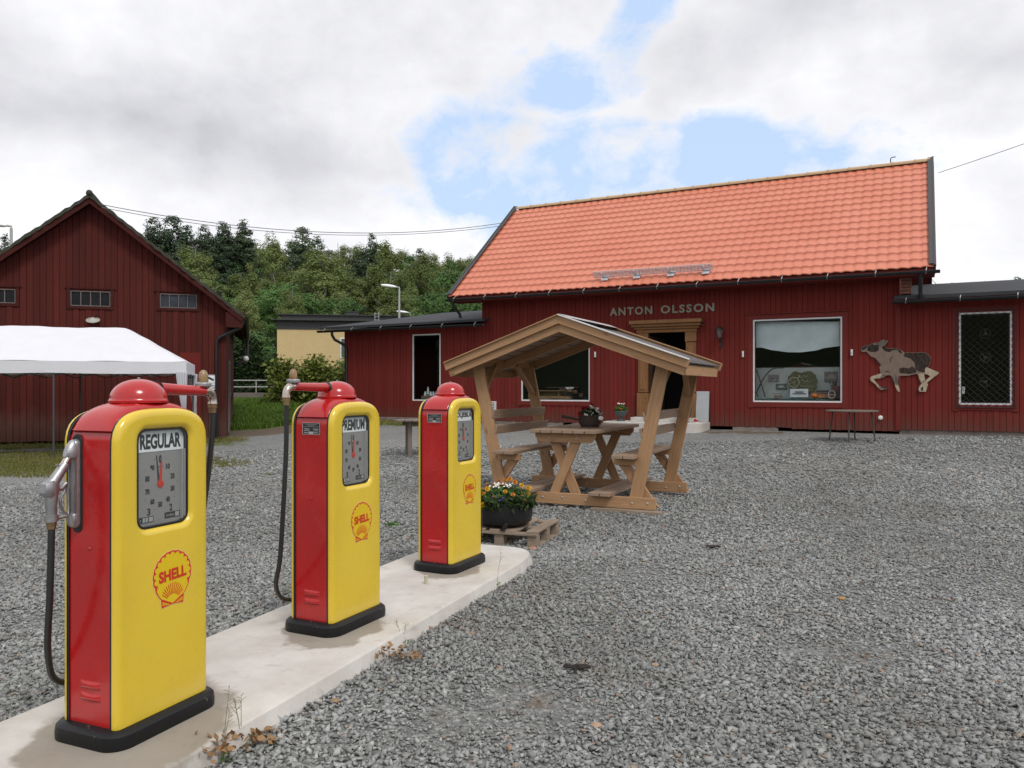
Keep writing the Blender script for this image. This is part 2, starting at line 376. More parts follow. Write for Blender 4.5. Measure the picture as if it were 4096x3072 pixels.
M['brick_yellow'] = mat('yellow_brick', _yb)
def leafmat(name, c1, c2, c3, trans=0.25):
    def fn(t):
        isl = t.n('ShaderNodeNewGeometry').outputs['Random Per Island']; oi = t.n('ShaderNodeObjectInfo').outputs['Random']
        big = t.noise(oc(t), 0.55, 3, 0.5)
        c = t.ramp(t.math('ADD', t.math('MULTIPLY', isl, 0.38), t.math('MULTIPLY', big, 0.66)), [(0.15, c1), (0.5, c2), (0.9, c3)])
        c = t.mix(t.math('MULTIPLY', oi, 0.5), c, tuple(k * 0.45 for k in c2)); c = t.mix(t.maprange(oi, 0.0, 0.35, 0.35, 0.0), c, c3)
        b = bsdf(t, c, 0.6, spec=0.2); tr = t.n('ShaderNodeBsdfTranslucent', Color=c)
        return t.n('ShaderNodeMixShader', i0=trans, i1=b, i2=tr.outputs[0]).outputs[0]
    return mat(name, fn)
M['leaf_pine'] = leafmat('pine_needles', (0.045, 0.075, 0.040), (0.072, 0.110, 0.058), (0.12, 0.160, 0.085), 0.12)
M['leaf_birch'] = leafmat('birch_leaves', (0.12, 0.165, 0.048), (0.185, 0.235, 0.070), (0.27, 0.31, 0.12))
M['leaf_broad'] = leafmat('broad_leaves', (0.062, 0.130, 0.036), (0.105, 0.205, 0.054), (0.17, 0.285, 0.085))
M['leaf_bush'] = leafmat('bush_leaves', (0.060, 0.095, 0.016), (0.13, 0.17, 0.030), (0.27, 0.28, 0.055))
M['leaf_dark'] = leafmat('dark_leaves', (0.018, 0.034, 0.012), (0.034, 0.060, 0.020), (0.06, 0.095, 0.03))
M['grassblade'] = leafmat('grass_blades', (0.12, 0.125, 0.035), (0.20, 0.20, 0.055), (0.33, 0.30, 0.12), 0.3)
M['grassbright'] = leafmat('bright_grass_blades', (0.07, 0.13, 0.02), (0.12, 0.21, 0.03), (0.20, 0.28, 0.05), 0.3)
M['drystem'] = simple('dry_grass_stem', (0.25, 0.22, 0.12), 0.8, 0, 0.3, 9)
M['bark'] = simple('dark_bark', (0.075, 0.058, 0.045), 0.9, 0, 0.5, 6, 0.6)
M['bark_birch'] = simple('white_birch_bark', (0.42, 0.41, 0.37), 0.8, 0, 0.5, 5, 0.3, c2=(0.12, 0.11, 0.10))
GC = [(0.0, (0.165, 0.168, 0.166)), (0.2, (0.235, 0.241, 0.237)), (0.45, (0.295, 0.304, 0.298)), (0.7, (0.340, 0.350, 0.341)),
      (0.93, (0.390, 0.398, 0.385)), (0.982, (0.49, 0.49, 0.465)), (0.988, (0.36, 0.295, 0.22)), (0.996, (0.36, 0.235, 0.17))]
def _stones(t):
    isl = t.n('ShaderNodeNewGeometry').outputs['Random Per Island']; o = oc(t)
    c = t.ramp(isl, GC)
    c = t.mix(t.maprange(t.noise(o, 0.30, 4, 0.6), 0.40, 0.66, 0.0, 0.60), c, (0.135, 0.130, 0.120))
    c = t.mix(t.maprange(t.noise(o, 1.3, 4, 0.65), 0.56, 0.70, 0.0, 0.50), c, (0.17, 0.140, 0.108))
    c = t.mix(t.maprange(t.noise(o, 160, 3, 0.7), 0.5, 0.75, 0, 0.25), c, (0.10, 0.102, 0.102))
    return bsdf(t, c, 0.85, 0, t.noise(o, 220, 2), 0.3, 0.002, 0.25)
M['stones'] = mat('crushed_stone', _stones)
def _ground(t):
    p = t.n('ShaderNodeNewGeometry').outputs['Position']; p2 = t.vmath('MULTIPLY', p, (1, 1, 0.0))
    v = t.n('ShaderNodeTexVoronoi', Vector=p2, Scale=30.0, Randomness=1.0); v2 = t.n('ShaderNodeTexVoronoi', Vector=t.vmath('ADD', p2, (3.3, 1.1, 0)), Scale=70.0)
    vs = t.n('ShaderNodeSeparateColor', i0=v.outputs['Color']).outputs[0]; vs2 = t.n('ShaderNodeSeparateColor', i0=v2.outputs['Color']).outputs[1]
    g = t.mix(0.35, t.ramp(vs, GC), t.ramp(vs2, GC))
    edge = t.maprange(v.outputs['Distance'], 0.28, 0.65, 0.0, 0.65)
    g = t.mix(edge, g, (0.085, 0.086, 0.084))
    g = t.mix(t.maprange(t.noise(p2, 0.45, 4, 0.6), 0.40, 0.62, 0.0, 0.30), g, (0.125, 0.120, 0.112))
    g = t.mix(t.maprange(t.noise(p2, 0.22, 5, 0.65, 0.6), 0.52, 0.62, 0.0, 0.5), g, (0.235, 0.225, 0.205))
    dirt = t.mix(t.noise(p2, 5, 5), (0.105, 0.078, 0.055), (0.17, 0.135, 0.10))
    gr = t.mix(t.noise(p2, 2.0, 6, 0.7), (0.055, 0.085, 0.018), (0.13, 0.15, 0.04))
    at = t.n('ShaderNodeAttribute', {'attribute_name': 'zone'}).outputs['Color']; zz = t.n('ShaderNodeSeparateColor', i0=at).outputs
    jit = t.math('MULTIPLY', t.math('SUBTRACT', t.noise(p2, 1.6, 6, 0.7), 0.5), 1.5)
    gf = t.maprange(t.math('ADD', zz[0], jit), 0.45, 0.62); df = t.maprange(t.math('ADD', zz[1], jit), 0.45, 0.62)
    c = t.mix(gf, t.mix(df, g, dirt), gr)
    hgt = t.math('ADD', t.math('SUBTRACT', 1.0, v.outputs['Distance']), t.math('MULTIPLY', v2.outputs['Distance'], -0.4))
    return bsdf(t, c, 0.9, 0, hgt, 0.75, 0.022, 0.2)
M['ground'] = mat('gravel_yard', _ground)
def _hill(t):
    p = t.n('ShaderNodeNewGeometry').outputs['Position']
    n = t.noise(p, 0.25, 6, 0.7); n2 = t.noise(p, 1.5, 4, 0.7)
    return bsdf(t, t.mix(t.maprange(t.math('ADD', t.math('MULTIPLY', n, 0.5), t.math('MULTIPLY', n2, 0.5)), 0.35, 0.65), (0.012, 0.020, 0.009), (0.045, 0.062, 0.022)), 0.95, 0, n2, 1.0, 1.0, 0.1)
M['hill'] = mat('wooded_hill', _hill)

# ------------------------------------------------------------------ layout helpers
WA = math.atan((-4000 - 2048) / F)
E2 = Vector((-math.sin(WA), -math.cos(WA)));  N2 = Vector((-abs(E2.y), -E2.x))    # along the wall (rightwards), outward normal
P0 = Vector((4.40, 22.6))
BROT = math.atan2(E2.y, E2.x)
def at(px, py, Y): return Vector(((px - CX) / F * Y, Y, CAMH + (CY - py) / F * Y))
def at_plane(px, py, O, g):
    """pixel -> (distance along g, height) on the vertical plane through O with direction g"""
    r = Vector(((px - CX) / F, 1.0)); det = -r.x * g.y + g.x * r.y
    k = (-O.x * g.y + g.x * O.y) / det
    t_ = ((r.x * k - O.x) * g.x + (r.y * k - O.y) * g.y) / (g.x ** 2 + g.y ** 2)
    return t_, CAMH + k * (CY - py) / F
def wall(px, py, q=0.0): return at_plane(px, py, P0 + N2 * q, E2)     # local (t, z) of the shop wall
def sstep(x, a, b): x = min(max((x - a) / (b - a), 0), 1); return x * x * (3 - 2 * x)
def mound(x, y):
    du = (x + 1.093) * 0.3665 + (y - 4.919) * 0.9304; dv = (x + 1.093) * 0.9304 - (y - 4.919) * 0.3665
    d = np.maximum(np.maximum(dv - 0.47, -0.53 - dv), du - 2.45); return 0.05 * np.clip(1 - d / 0.75, 0, 1)
def hz(x, y):
    q = (Vector((x, y)) - P0).dot(N2)
    h = 0.40 * min(max(1 - q / 9.5, 0), 1) * sstep(x, -10, -6)
    h2 = 0.85 * sstep(y, 27, 41) * (1 - sstep(x, -6.5, -5.5)) if x < -5 else 0
    return max(h, h2) + float(mound(x, y))

PATCHES = ((0.10, 3.95, 0.42, 0.40), (-0.30, 3.72, 0.3, 0.25), (2.05, 4.75, 0.55, 0.30), (2.75, 5.9, 0.7, 0.5), (3.9, 6.3, 0.9, 0.8), (1.0, 6.6, 0.9, 0.5), (4.2, 9.0, 1.3, 0.9), (-3.0, 5.5, 0.5, 0.4))
def patchf(x, y):
    f = 0
    for cx_, cy_, rx, ry in PATCHES:
        d = np.sqrt(((x - cx_) / rx) ** 2 + ((y - cy_) / ry) ** 2) + 0.25 * np.sin(x * 9 + cy_) * np.sin(y * 11 + cx_)
        f = np.maximum(f, np.clip(1.5 - d * 1.25, 0, 1) * (0.85 if ry < .45 else 0.55))
    return f
# ------------------------------------------------------------------ ground
def make_ground():
    xs = np.concatenate([np.arange(-70, -16, 2.0), np.arange(-16, 14, 0.3), np.arange(14, 71, 2.0)])
    ys = np.concatenate([np.arange(-40, 2, 3.0), np.arange(2, 46, 0.3), np.arange(46, 75, 2.0)])
    V = []; Z = []
    for y in ys:
        for x in xs:
            V.append((x, y, hz(x, y) - 0.004 - (0.08 if abs((x + 1.093) * 0.9304 - (y - 4.919) * 0.3665) < .35 and (x + 1.093) * 0.3665 + (y - 4.919) * 0.9304 < 2.2 else 0)))
            g = d = 0.0
            if x < -4:
                # mossy strip in front of the barn, lawn between barn and shop, dirt track
                px = CX + F * x / max(y, 1)
                g = max(g, sstep(y, 13.6, 14.6) * (1 - sstep(y, 17.8, 19.6)) * (1 - sstep(px, 350, 1000)) * 0.62)
                g = max(g, sstep(y, 19.5, 20.6) * (1 - sstep(y, 22.5, 23.2)) * (1 - sstep(px, 930, 1100)) * 0.60)
                d = max(d, sstep(y, 22.5, 24) * 0.95)
                g = max(g, sstep(y - (x + 9) * 0.6, 27.5, 29.5))
                d = max(d, sstep(y, 15.2, 16.2) * (1 - sstep(y, 17.0, 17.8)) * (1 - sstep(px, 100, 300)) * 0.8)
            q = (Vector((x, y)) - P0).dot(N2); tt = (Vector((x, y)) - P0).dot(E2)
            if 2 < y < 12: d = max(d, float(patchf(x, y)) * 0.55)
            if 0 < q < 1.6 and tt < -6: g = max(g, 0.58)
            if 0 < q < 1.2 and -5 < tt < 3.4: d = max(d, 0.6)
            Z.append((g, d, 0, 1))
    nx = len(xs); ny = len(ys)
    Fq = [(j * nx + i, j * nx + i + 1, (j + 1) * nx + i + 1, (j + 1) * nx + i) for j in range(ny - 1) for i in range(nx - 1)]
    o = np_mesh('ground', V, Fq, M['ground'])
    ca = o.data.color_attributes.new('zone', 'FLOAT_COLOR', 'POINT'); ca.data.foreach_set('color', np.array(Z, np.float32).ravel())
    tag(o, kind='structure')
make_ground()
def make_hills():
    V = []; rs = [58, 66, 78, 92, 110, 135, 170, 300, 900, 2500]; NA = 120
    for k, r in enumerate(rs):
        for a in range(NA):
            th = 2 * math.pi * a / NA; azd = math.degrees(math.atan2(math.sin(th), math.cos(th)))
            H = 10 if -45 < azd < 5 else (4.0 if 5 <= azd < 60 else 15)
            n = math.sin(th * 5 + 1) * .5 + math.sin(th * 13) * .3 + math.sin(th * 29 + k) * .2
            h = H * sstep(r, 58, 130) * (1 + 0.12 * n) + (0.25 if r < 60 else 0.9)
            if k == 0: h = -0.6
            V.append((r * math.sin(th), r * math.cos(th), h))
    Fq = [(k * NA + a, k * NA + (a + 1) % NA, (k + 1) * NA + (a + 1) % NA, (k + 1) * NA + a) for k in range(len(rs) - 1) for a in range(NA)]
    tag(np_mesh('hills', V, Fq, M['hill']), kind='structure')
make_hills()

# ------------------------------------------------------------------ gravel stones (uncountable)
UIS = Vector((math.sin(R(21.5)), math.cos(R(21.5)))); VIS = Vector((UIS.y, -UIS.x)); OIS = Vector((-1.093, 4.919))
def make_gravel():
    cube = np.array([(i, j, k) for i in (-1, 1) for j in (-1, 1) for k in (-1, 1)], float)
    quads = np.array([(0, 1, 3, 2), (4, 6, 7, 5), (0, 4, 5, 1), (2, 3, 7, 6), (0, 2, 6, 4), (1, 5, 7, 3)])
    def batch(n, y0, y1, smin, smax, zlift=0.0):
        y = np.sqrt(rng.random(n) * (y1 ** 2 - y0 ** 2) + y0 ** 2)
        x = (rng.random(n) * 2 - 1) * (y * 0.66 + 1.0)
        du = (x - OIS.x) * UIS.x + (y - OIS.y) * UIS.y; dv = (x - OIS.x) * VIS.x + (y - OIS.y) * VIS.y
        keep = ~((du < 2.55) & (dv > -0.53) & (dv < 0.475)) & ~((y > 13) & (x < -7))
        # worn bare patches
        patch = rng.random(n) < patchf(x, y) * 0.8
        keep &= ~patch
        x, y = x[keep], y[keep]; n = len(x)
        sz = (smin + (smax - smin) * rng.random(n) ** 2.6) * (1 - 0.45 * patchf(x, y))
        sc = sz[:, None] * np.stack([0.8 + 0.5 * rng.random(n), 0.6 + 0.4 * rng.random(n), 0.28 + 0.32 * rng.random(n)], 1)
        P = cube[None] * (0.36 + 0.62 * rng.random((n, 8, 1))) + (rng.random((n, 8, 3)) - .5) * 0.70
        P = P * sc[:, None, :]
        q = rng.normal(size=(n, 4)) * np.array([1, 0.22, 0.22, 1.0]); q /= np.linalg.norm(q, axis=1, keepdims=True)
        w_, a, b, c_ = q.T
        Rm = np.stack([1 - 2 * (b * b + c_ * c_), 2 * (a * b - c_ * w_), 2 * (a * c_ + b * w_), 2 * (a * b + c_ * w_), 1 - 2 * (a * a + c_ * c_), 2 * (b * c_ - a * w_),
                       2 * (a * c_ - b * w_), 2 * (b * c_ + a * w_), 1 - 2 * (a * a + b * b)], 1).reshape(n, 3, 3)
        P = np.einsum('nij,nkj->nki', Rm, P)
        qd = (x - P0.x) * N2.x + (y - P0.y) * N2.y
        s1 = np.clip((x + 10) / 4, 0, 1); z = 0.40 * np.clip(1 - qd / 9.5, 0, 1) * s1 * s1 * (3 - 2 * s1)
        z = z + mound(x, y) + rng.random(n) * sz * 0.55 + zlift
        P += np.stack([x, y, z], 1)[:, None, :]
        return P.reshape(-1, 3), (quads[None] + (np.arange(n) * 8)[:, None, None]).reshape(-1, 4)
    parts = [batch(64000, 2.6, 5.0, 0.007, 0.0215), batch(86000, 5.0, 8.0, 0.009, 0.0225), batch(84000, 8.0, 13.0, 0.012, 0.028), batch(30000, 13.0, 19.0, 0.018, 0.035)]
    off = 0; V = []; Q = []
    for p, f in parts: V.append(p); Q.append(f + off); off += len(p)
    o = np_mesh('gravel', np.concatenate(V), np.concatenate(Q), M['stones'])
    tag(o, 'grey crushed stone gravel spread over the yard', 'gravel', kind='stuff')
make_gravel()

# ------------------------------------------------------------------ concrete island
def make_island():
    t = thing('pump_island', 'long pale concrete island with rounded far end under the three pumps', 'concrete island', (OIS.x, OIS.y, 0), -R(21.5))
    # local: X = across (right), Y = along
    def outline(g):
        pts = [(-0.53 - g, -5.2)]
        pts += [(-0.53 - g, -5.2 + i * 0.35) for i in range(1, 18)]
        for k in range(0, 19):
            th = math.pi * (1 - k / 18); a = 0.50 + g; b = 1.08 + g
            cx_, sy_ = math.cos(th), math.sin(th); e = 2 / 4.2
            pts.append((-0.035 + a * math.copysign(abs(cx_) ** e, cx_), 1.46 + b * abs(sy_) ** e))
        pts += [(0.465 + g, 1.0 - i * 0.35) for i in range(0, 18)]
        pts.append((0.465 + g, -5.2))
        return pts
    random.seed(3)
    L = []
    n = len(outline(0)); jit = [random.uniform(-1, 1) for _ in range(n)]
    for g, z in ((0.06, -0.08), (0.045, 0.02), (0.035, 0.06), (0.012, 0.122), (0.0, 0.13)):
        L.append([(x + jit[i] * 0.006 * (1 if z < .12 else .5), y, z) for i, (x, y) in enumerate(outline(g))])
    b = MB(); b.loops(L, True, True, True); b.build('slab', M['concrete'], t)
    # pipe stub
    s = MB(); s.lathe([(0.014, 0.0), (0.014, 0.05), (0.016, 0.05), (0.016, 0.06), (0.008, 0.062)], 12)
    p = s.build('pipe_stub', simple('cream_plastic', (0.55, 0.5, 0.36), 0.5), smooth=40); p.location = (-0.64, 5.86, 0.131)
    tag(p, 'small cream plastic pipe stub sticking up from the concrete before the far pump', 'pipe stub')
make_island()

# ------------------------------------------------------------------ fuel pumps
def outline(a, zs, zc, z0, n=3.0, N=14):
    pts = [(-a, z0), (-a, (z0 + zs) / 2), (-a, zs)]
    for k in range(1, 2 * N):
        th = math.pi * (1 - k / (2 * N)); c_, s_ = math.cos(th), math.sin(th); e = 2 / n
        pts.append((a * math.copysign(abs(c_) ** e, c_), zs + (zc - zs) * abs(s_) ** e))
    return pts + [(a, zs), (a, (z0 + zs) / 2), (a, z0)]
def rrect(cx_, cz, hx, hz_, r, N=6):
    pts = []
    for qx, qz, a0 in ((1, -1, -90), (1, 1, 0), (-1, 1, 90), (-1, -1, 180)):
        for k in range(N + 1):
            th = R(a0 + 90 * k / N); pts.append((cx_ + qx * (hx - r) + r * math.cos(th), cz + qz * (hz_ - r) + r * math.sin(th)))
    return pts
def hit(poly, c, th):
    dx, dz = math.cos(th), math.sin(th); best = None
    for i in range(len(poly)):
        x1, z1 = poly[i]; x2, z2 = poly[(i + 1) % len(poly)]; ex, ez = x2 - x1, z2 - z1
        den = dx * ez - dz * ex
        if abs(den) < 1e-12: continue
        s_ = ((x1 - c[0]) * ez - (z1 - c[1]) * ex) / den; u_ = ((x1 - c[0]) * dz - (z1 - c[1]) * dx) / den
        if s_ > 0 and -1e-6 <= u_ <= 1 + 1e-6: best = s_ if best is None else min(best, s_)
    return (c[0] + dx * best, c[1] + dz * best)
WC = (0.004, 1.075); WHX, WHZ = 0.137, 0.21
def face_panel(sign, window):
    b = MB(); z0 = 0.072
    angs = [2 * math.pi * k / 72 for k in range(72)]
    for (x, z) in ((-0.25, z0), (0.25, z0), (-0.225, z0), (0.225, z0)): angs.append(math.atan2(z - WC[1], x - WC[0]) % (2 * math.pi))
    for ins in (0.0005, 0.004, 0.011, 0.021, 0.034):
        for sx in (-1, 1): angs.append(math.atan2(z0 - WC[1], sx * (0.25 - ins) - WC[0]) % (2 * math.pi))
    for (x, z) in rrect(WC[0], WC[1], WHX, WHZ, 0.045, 5): angs.append(math.atan2(z - WC[1], x - WC[0]) % (2 * math.pi))
    angs = sorted(set(round(a, 5) for a in angs))
    def lp(poly, y): return [Vector((p[0], sign * y, p[1])) for p in (hit(poly, WC, a) for a in angs)]
    L = []
    for ins, y in ((0.0, 0.130), (0.0005, 0.138), (0.004, 0.147), (0.011, 0.1545), (0.021, 0.159), (0.034, 0.160)):
        L.append(lp(outline(0.25 - ins, 1.21, 1.375 - ins, z0), y))
    if window:
        for g, y in ((0.030, 0.160), (0.022, 0.1585), (0.014, 0.154), (0.007, 0.147), (0.003, 0.140), (0.0, 0.128)):
            L.append(lp(rrect(WC[0], WC[1], WHX + g, WHZ + g, 0.045 + g, 8), y))
        b.loops(L)
    else:
        b.loops(L, cap1=True)
    return b
def shell(parent, cx_, cz, y):
    def fan(g, lobes, dip, foot):
        pts = []
        for k in range(0, 121):
            th = R(-22 + 224 * k / 120); r = 1 - dip * (1 - abs(math.sin(math.pi * k / 120 * lobes)) ** 0.6)
            pts.append(((0.110 - g) * math.cos(th) * r, (0.108 - g) * math.sin(th) * r + 0.012))
        low = [(0.095 - g, -0.046), (0.080 - g, -0.070)] + foot
        return [(x, z) for x, z in low[::-1]] + pts + [(-x, z) for x, z in low]
    fn = lambda x, z, h: Vector((cx_ + x, -(y + h), cz + z))
    o = MB(); o.prism(fan(0, 13, 0.03, [(0.066, -0.086), (0.063, -0.126), (0.0, -0.120)]), 0, 0.0006, fn)
    em = o.build('emblem', M['logo_pale'], parent, fix=False)
    o = MB(); o.prism(fan(0.003, 13, 0.035, [(0.063, -0.086), (0.060, -0.123), (0.0, -0.117)]), 0.0007, 0.0011, fn)
    o.build('emblem_outline', M['logo_red'], em, fix=False)
    o = MB(); o.prism(fan(0.0085, 13, 0.15, [(0.060, -0.083), (0.0, -0.113)]), 0.0012, 0.0016, fn)
    for sx in (-1, 1):
        for q0, q1 in ((0.25, 0.42), (0.55, 0.72)): o.prism([(sx * 0.012, -0.1165), (sx * 0.0135, -0.1155), (sx * 0.056, -0.120 + 0.032 * q1), (sx * 0.056, -0.120 + 0.032 * q0)], 0.0012, 0.0016, fn)
    o.build('emblem_field', M['logo_yellow'], em, fix=False)
    o = MB(); c0 = (0, -0.108)
    for k in range(13):
        th = R(90 + (k - 6) * 8.9); w2 = 0.0017; d = (math.cos(th), math.sin(th)); nn = (-d[1], d[0]); r0, r1 = 0.036, 0.085 - 0.00035 * (k - 6) ** 2
        o.prism([(c0[0] + d[0] * r0 + nn[0] * w2, c0[1] + d[1] * r0 + nn[1] * w2), (c0[0] + d[0] * r1 + nn[0] * w2 * 1.3, c0[1] + d[1] * r1 + nn[1] * w2 * 1.3),
                 (c0[0] + d[0] * r1 - nn[0] * w2 * 1.3, c0[1] + d[1] * r1 - nn[1] * w2 * 1.3), (c0[0] + d[0] * r0 - nn[0] * w2, c0[1] + d[1] * r0 - nn[1] * w2)], 0.0017, 0.0021, fn)
    o.build('emblem_rays', M['logo_red'], em, fix=False)
    text_obj('SHELL', 'lettering', M['logo_red'], em, (cx_, -(y + 0.0028), cz + 0.014), 0.152, 0.050, 0.0004, R(3), 0.04)
def pump(label, loc, rz, word, mode):
    t = thing('fuel_pump', label, 'fuel pump', loc, rz, 'vintage fuel pumps on the concrete island')
    # foot
    def rr(hx, hy, r): return rrect(0, 0, hx, hy, r, 7)
    b = MB(); b.loops([[Vector((x, y, z)) for x, y in rr(0.29 + g, 0.198 + g, 0.085 + g)] for g, z in ((0.004, 0.0), (0.006, 0.03), (0.002, 0.055), (-0.012, 0.068), (-0.035, 0.073))], True, True, True)
    b.build('foot', M['pump_base'], t, smooth=35)
    # red casing
    b = MB(); ol = outline(0.243, 1.205, 1.365, 0.07)
    b.loops([[Vector((x, y, z)) for x, z in ol] for y in (-0.119, 0.119)], True, True, True)
    b.build('casing', M['red'], t, smooth=35)
    # cap with soft shoulders
    b = MB(); L = []
    for y, g, ga in ((-0.1205, -0.004, -0.002), (-0.1185, 0.006, 0.003), (-0.110, 0.018, 0.006), (-0.085, 0.027, 0.0065), (-0.04, 0.033, 0.007), (0.04, 0.033, 0.007), (0.085, 0.027, 0.0065), (0.110, 0.018, 0.006), (0.1185, 0.006, 0.003), (0.1205, -0.004, -0.002)):
        L.append([Vector((x, y, max(z, 1.286))) for x, z in outline(0.243 + ga, 1.19, 1.374 + g, 1.2, 2.7) if z > 1.19])
    b.loops(L, True, True, True); b.build('cap', M['red'], t, smooth=50)
    b = MB()
    for s_ in (-1, 1):
        ol = outline(0.2475, 1.208, 1.3725, 0.072)
        il = outline(0.2425, 1.203, 1.3655, 0.076)
        b.loops([[Vector((x, s_ * y, z)) for x, z in l_] for l_, y in ((ol, 0.1175), (ol, 0.1305), (il, 0.1305), (il, 0.1175))])
    b.build('trim', M['black'], t, smooth=35)
    face_panel(-1, True).build('front_panel', M['yellow'], t, smooth=60)
    face_panel(1, True).build('back_panel', M['yellow'], t, smooth=60)
    # windows: seal, glass, dial, sign
    for s_ in (-1, 1):
        b = MB(); o_ = rrect(WC[0], WC[1], WHX + .003, WHZ + .003, .046, 8); i_ = rrect(WC[0], WC[1], WHX - .006, WHZ - .006, .040, 8)
        b.loops([[Vector((x, s_ * .141, z)) for x, z in o_], [Vector((x, s_ * .1425, z)) for x, z in i_], [Vector((x, s_ * .122, z)) for x, z in i_]])
        fr = b.build('window_seal', M['black'], t, smooth=35)
        b = MB(); b.add([Vector((x, s_ * .1405, z)) for x, z in i_], [tuple(range(len(i_)))]); b.build('window_pane', M['glass'], fr)
        b = MB(); b.bb((-0.138, s_ * .1190, .862), (0.148, s_ * .1202, 1.288))
        di = b.build('dial', M['dial'], t)
        if s_ > 0: continue
        y0 = -0.1206; dc = (0.006, 1.045)
        for k, num in enumerate(['0', '10', '20', '30', '40', '50', '60', '70', '80', '90']):
            th = R(90 - 36 * k); rx, rz_ = (0.072, 0.090) if k else (0.0, 0.105)
            p = (dc[0] + rx * math.cos(th), y0, dc[1] + (rz_ * math.sin(th) if k else 0.108))
            text_obj(num, 'numeral', M['ink'], di, p, 0.023 if k else 0.015, 0.025 if k else 0.036, 0.0003, 0, 0.06)
        for num, x, z in (('3', -0.055, 0.93), ('2', 0.065, 0.935)): text_obj(num, 'numeral', M['ink'], di, (x, y0, z), 0.017, 0.032, 0.0003, 0, 0.045)
        text_obj('LITER', 'numeral', M['ink'], di, (dc[0], y0, 1.120), 0.030, 0.007, 0.0003)
        b = MB()
        for k in range(50):
            th = 2 * math.pi * k / 50; rr_ = 0.0030 if k % 5 == 0 else 0.0014
            b.box((dc[0] + 0.096 * math.cos(th), y0, dc[1] + 0.113 * math.sin(th)), (rr_, 0.0004, rr_ * 1.2))
        for x0, z0_, x1, z1_ in ((-0.118, 0.885, -0.030, 0.911), (0.030, 0.889, 0.115, 0.915)): b.bb((x0, y0, z0_), (x1, y0 - 0.0006, z1_))
        b.build('tick_marks', M['ink'], di)
        for x in (-0.088, -0.073, -0.056): b = MB(); b.bb((x, y0 - 0.0008, 0.888), (x + (0.012 if x < -0.06 else 0.022), y0 - 0.0012, 0.908)); b.build('counter_wheel', M['grey_light'], di)
        b = MB(); b.bb((0.088, y0 - .0008, .892), (0.110, y0 - .0012, .912)); b.build('counter_wheel', M['grey_light'], di)
        text_obj('Kr', 'lettering', M['grey_light'], di, (-0.105, y0 - 0.0010, 0.898), 0.018, 0.016, 0.0003)
        text_obj('öre/liter', 'lettering', M['grey_light'], di, (0.060, y0 - 0.0010, 0.902), 0.046, 0.013, 0.0003)
        b = MB()
        b.prism([(-0.0035, 0.095), (0.0035, 0.095), (0.009, 0), (-0.009, 0)], 0.001, 0.002, lambda x, z, h: Vector((dc[0] - 0.002 + x + z * 0.09, y0 - h, dc[1] + z)))
        b.lathe([(0.017, 0), (0.017, 0.002), (0.005, 0.0035)], 16, (dc[0], y0 - 0.001, dc[1]), Matrix.Rotation(R(90), 3, 'X'))
        b.build('needle', M['logo_red'], di)
        b = MB(); b.prism([(-0.002, 0.125), (0.003, 0.125), (0.005, 0.03), (-0.005, 0.0)], 0.0003, 0.0008, lambda x, z, h: Vector((dc[0] - 0.008 + x - z * 0.10, y0 - h, dc[1] + z)))
        b.build('second_needle', M['ink'], di)
        b = MB(); b.bb((0.118, y0, 0.87), (0.1215, y0 - 0.014, 1.19)); b.bb((0.127, y0, 0.87), (0.131, y0 - 0.018, 1.19)); b.build('side_rail', M['grey_light'], di)
        b = MB(); b.bb((-0.137, -0.1206, 1.188), (0.140, -0.1225, 1.284)); sg = b.build('grade_sign', M['plate_white'], t)
        wdt = {'REGULAR': 0.222, 'PREMIUM': 0.232, 'OLJEBLA': 0.250}[word]; xo = {'REGULAR': 0.008, 'PREMIUM': 0.002, 'OLJEBLA': 0.012}[word]
        text_obj(word, 'lettering', M['ink'], sg, (xo, -0.1227, 1.232), wdt, 0.066 if word != 'OLJEBLA' else 0.050, 0.0006, 0, 0.04)
    shell(t, 0.036, 0.635, 0.1602)
    # pressed louvres low on both ends
    for s_ in (-1, 1):
        for z in (0.185, 0.235):
            b = MB(); L = []
            for k in range(9):
                u_ = k / 8; yy = -0.062 + 0.124 * u_; e = math.sin(math.pi * u_) ** 0.35 if 0 < u_ < 1 else 0.02
                L.append([Vector((s_ * (0.2425 + dx * e), yy, z + dz)) for dx, dz in ((0, 0.017), (0.004, 0.014), (0.009, 0.004), (0.010, -0.006), (0.006, -0.013), (0, -0.015))])
            b.loops(L, False); b.build('louvre', M['red'], t, smooth=60)
        b = MB(); b.ball((s_ * 0.243, 0.0, 0.80), 0.008, 8, sz=.8); b.build('lock_stud', M['red'], t, smooth=60)
    # dome
    b = MB(); prof = [(0.122, 1.398), (0.122, 1.408), (0.117, 1.412)]
    prof += [(0.117 * math.cos(R(a)) ** 0.95 + 1e-4, 1.412 + 0.090 * math.sin(R(a))) for a in range(6, 90, 7)] + [(0.001, 1.502)]
    b.lathe(prof, 36); dm = b.build('dome', M['red'], t, smooth=50)
    b = MB(); b.lathe([(0.007, 1.499), (0.007, 1.507), (0.003, 1.509)], 8); b.build('dome_screw', M['steel'], dm)
    # swing arm
    adir = {'away': (1.0, 0.0, 0.325), 'near': (-1.0, 0.0, 0.345), 'hidden': (0.88, 0.47, 0.30)}[mode]
    d = Vector((adir[0], adir[1], 0)).normalized(); Ln = adir[2] + 0.06
    A = Vector((0, 0, 1.462)) + d * 0.05; B = Vector((0, 0, 1.468)) + d * Ln
    if mode == 'away': B.z -= 0.022
    if mode == 'hidden': B.z -= 0.03
    b = MB(); b.tube([A, A.lerp(B, .5), B], [0.029, 0.026, 0.023], 16); b.build('swing_arm', M['red'], t, smooth=60)
    b = MB(); J = Vector((0, 0, 1.458)) + d * 0.098; b.tube([J, J + d * 0.012], [0.040, 0.033], 18); b.build('arm_gasket', M['black'], t, smooth=40)
    b = MB(); rad = 0.030
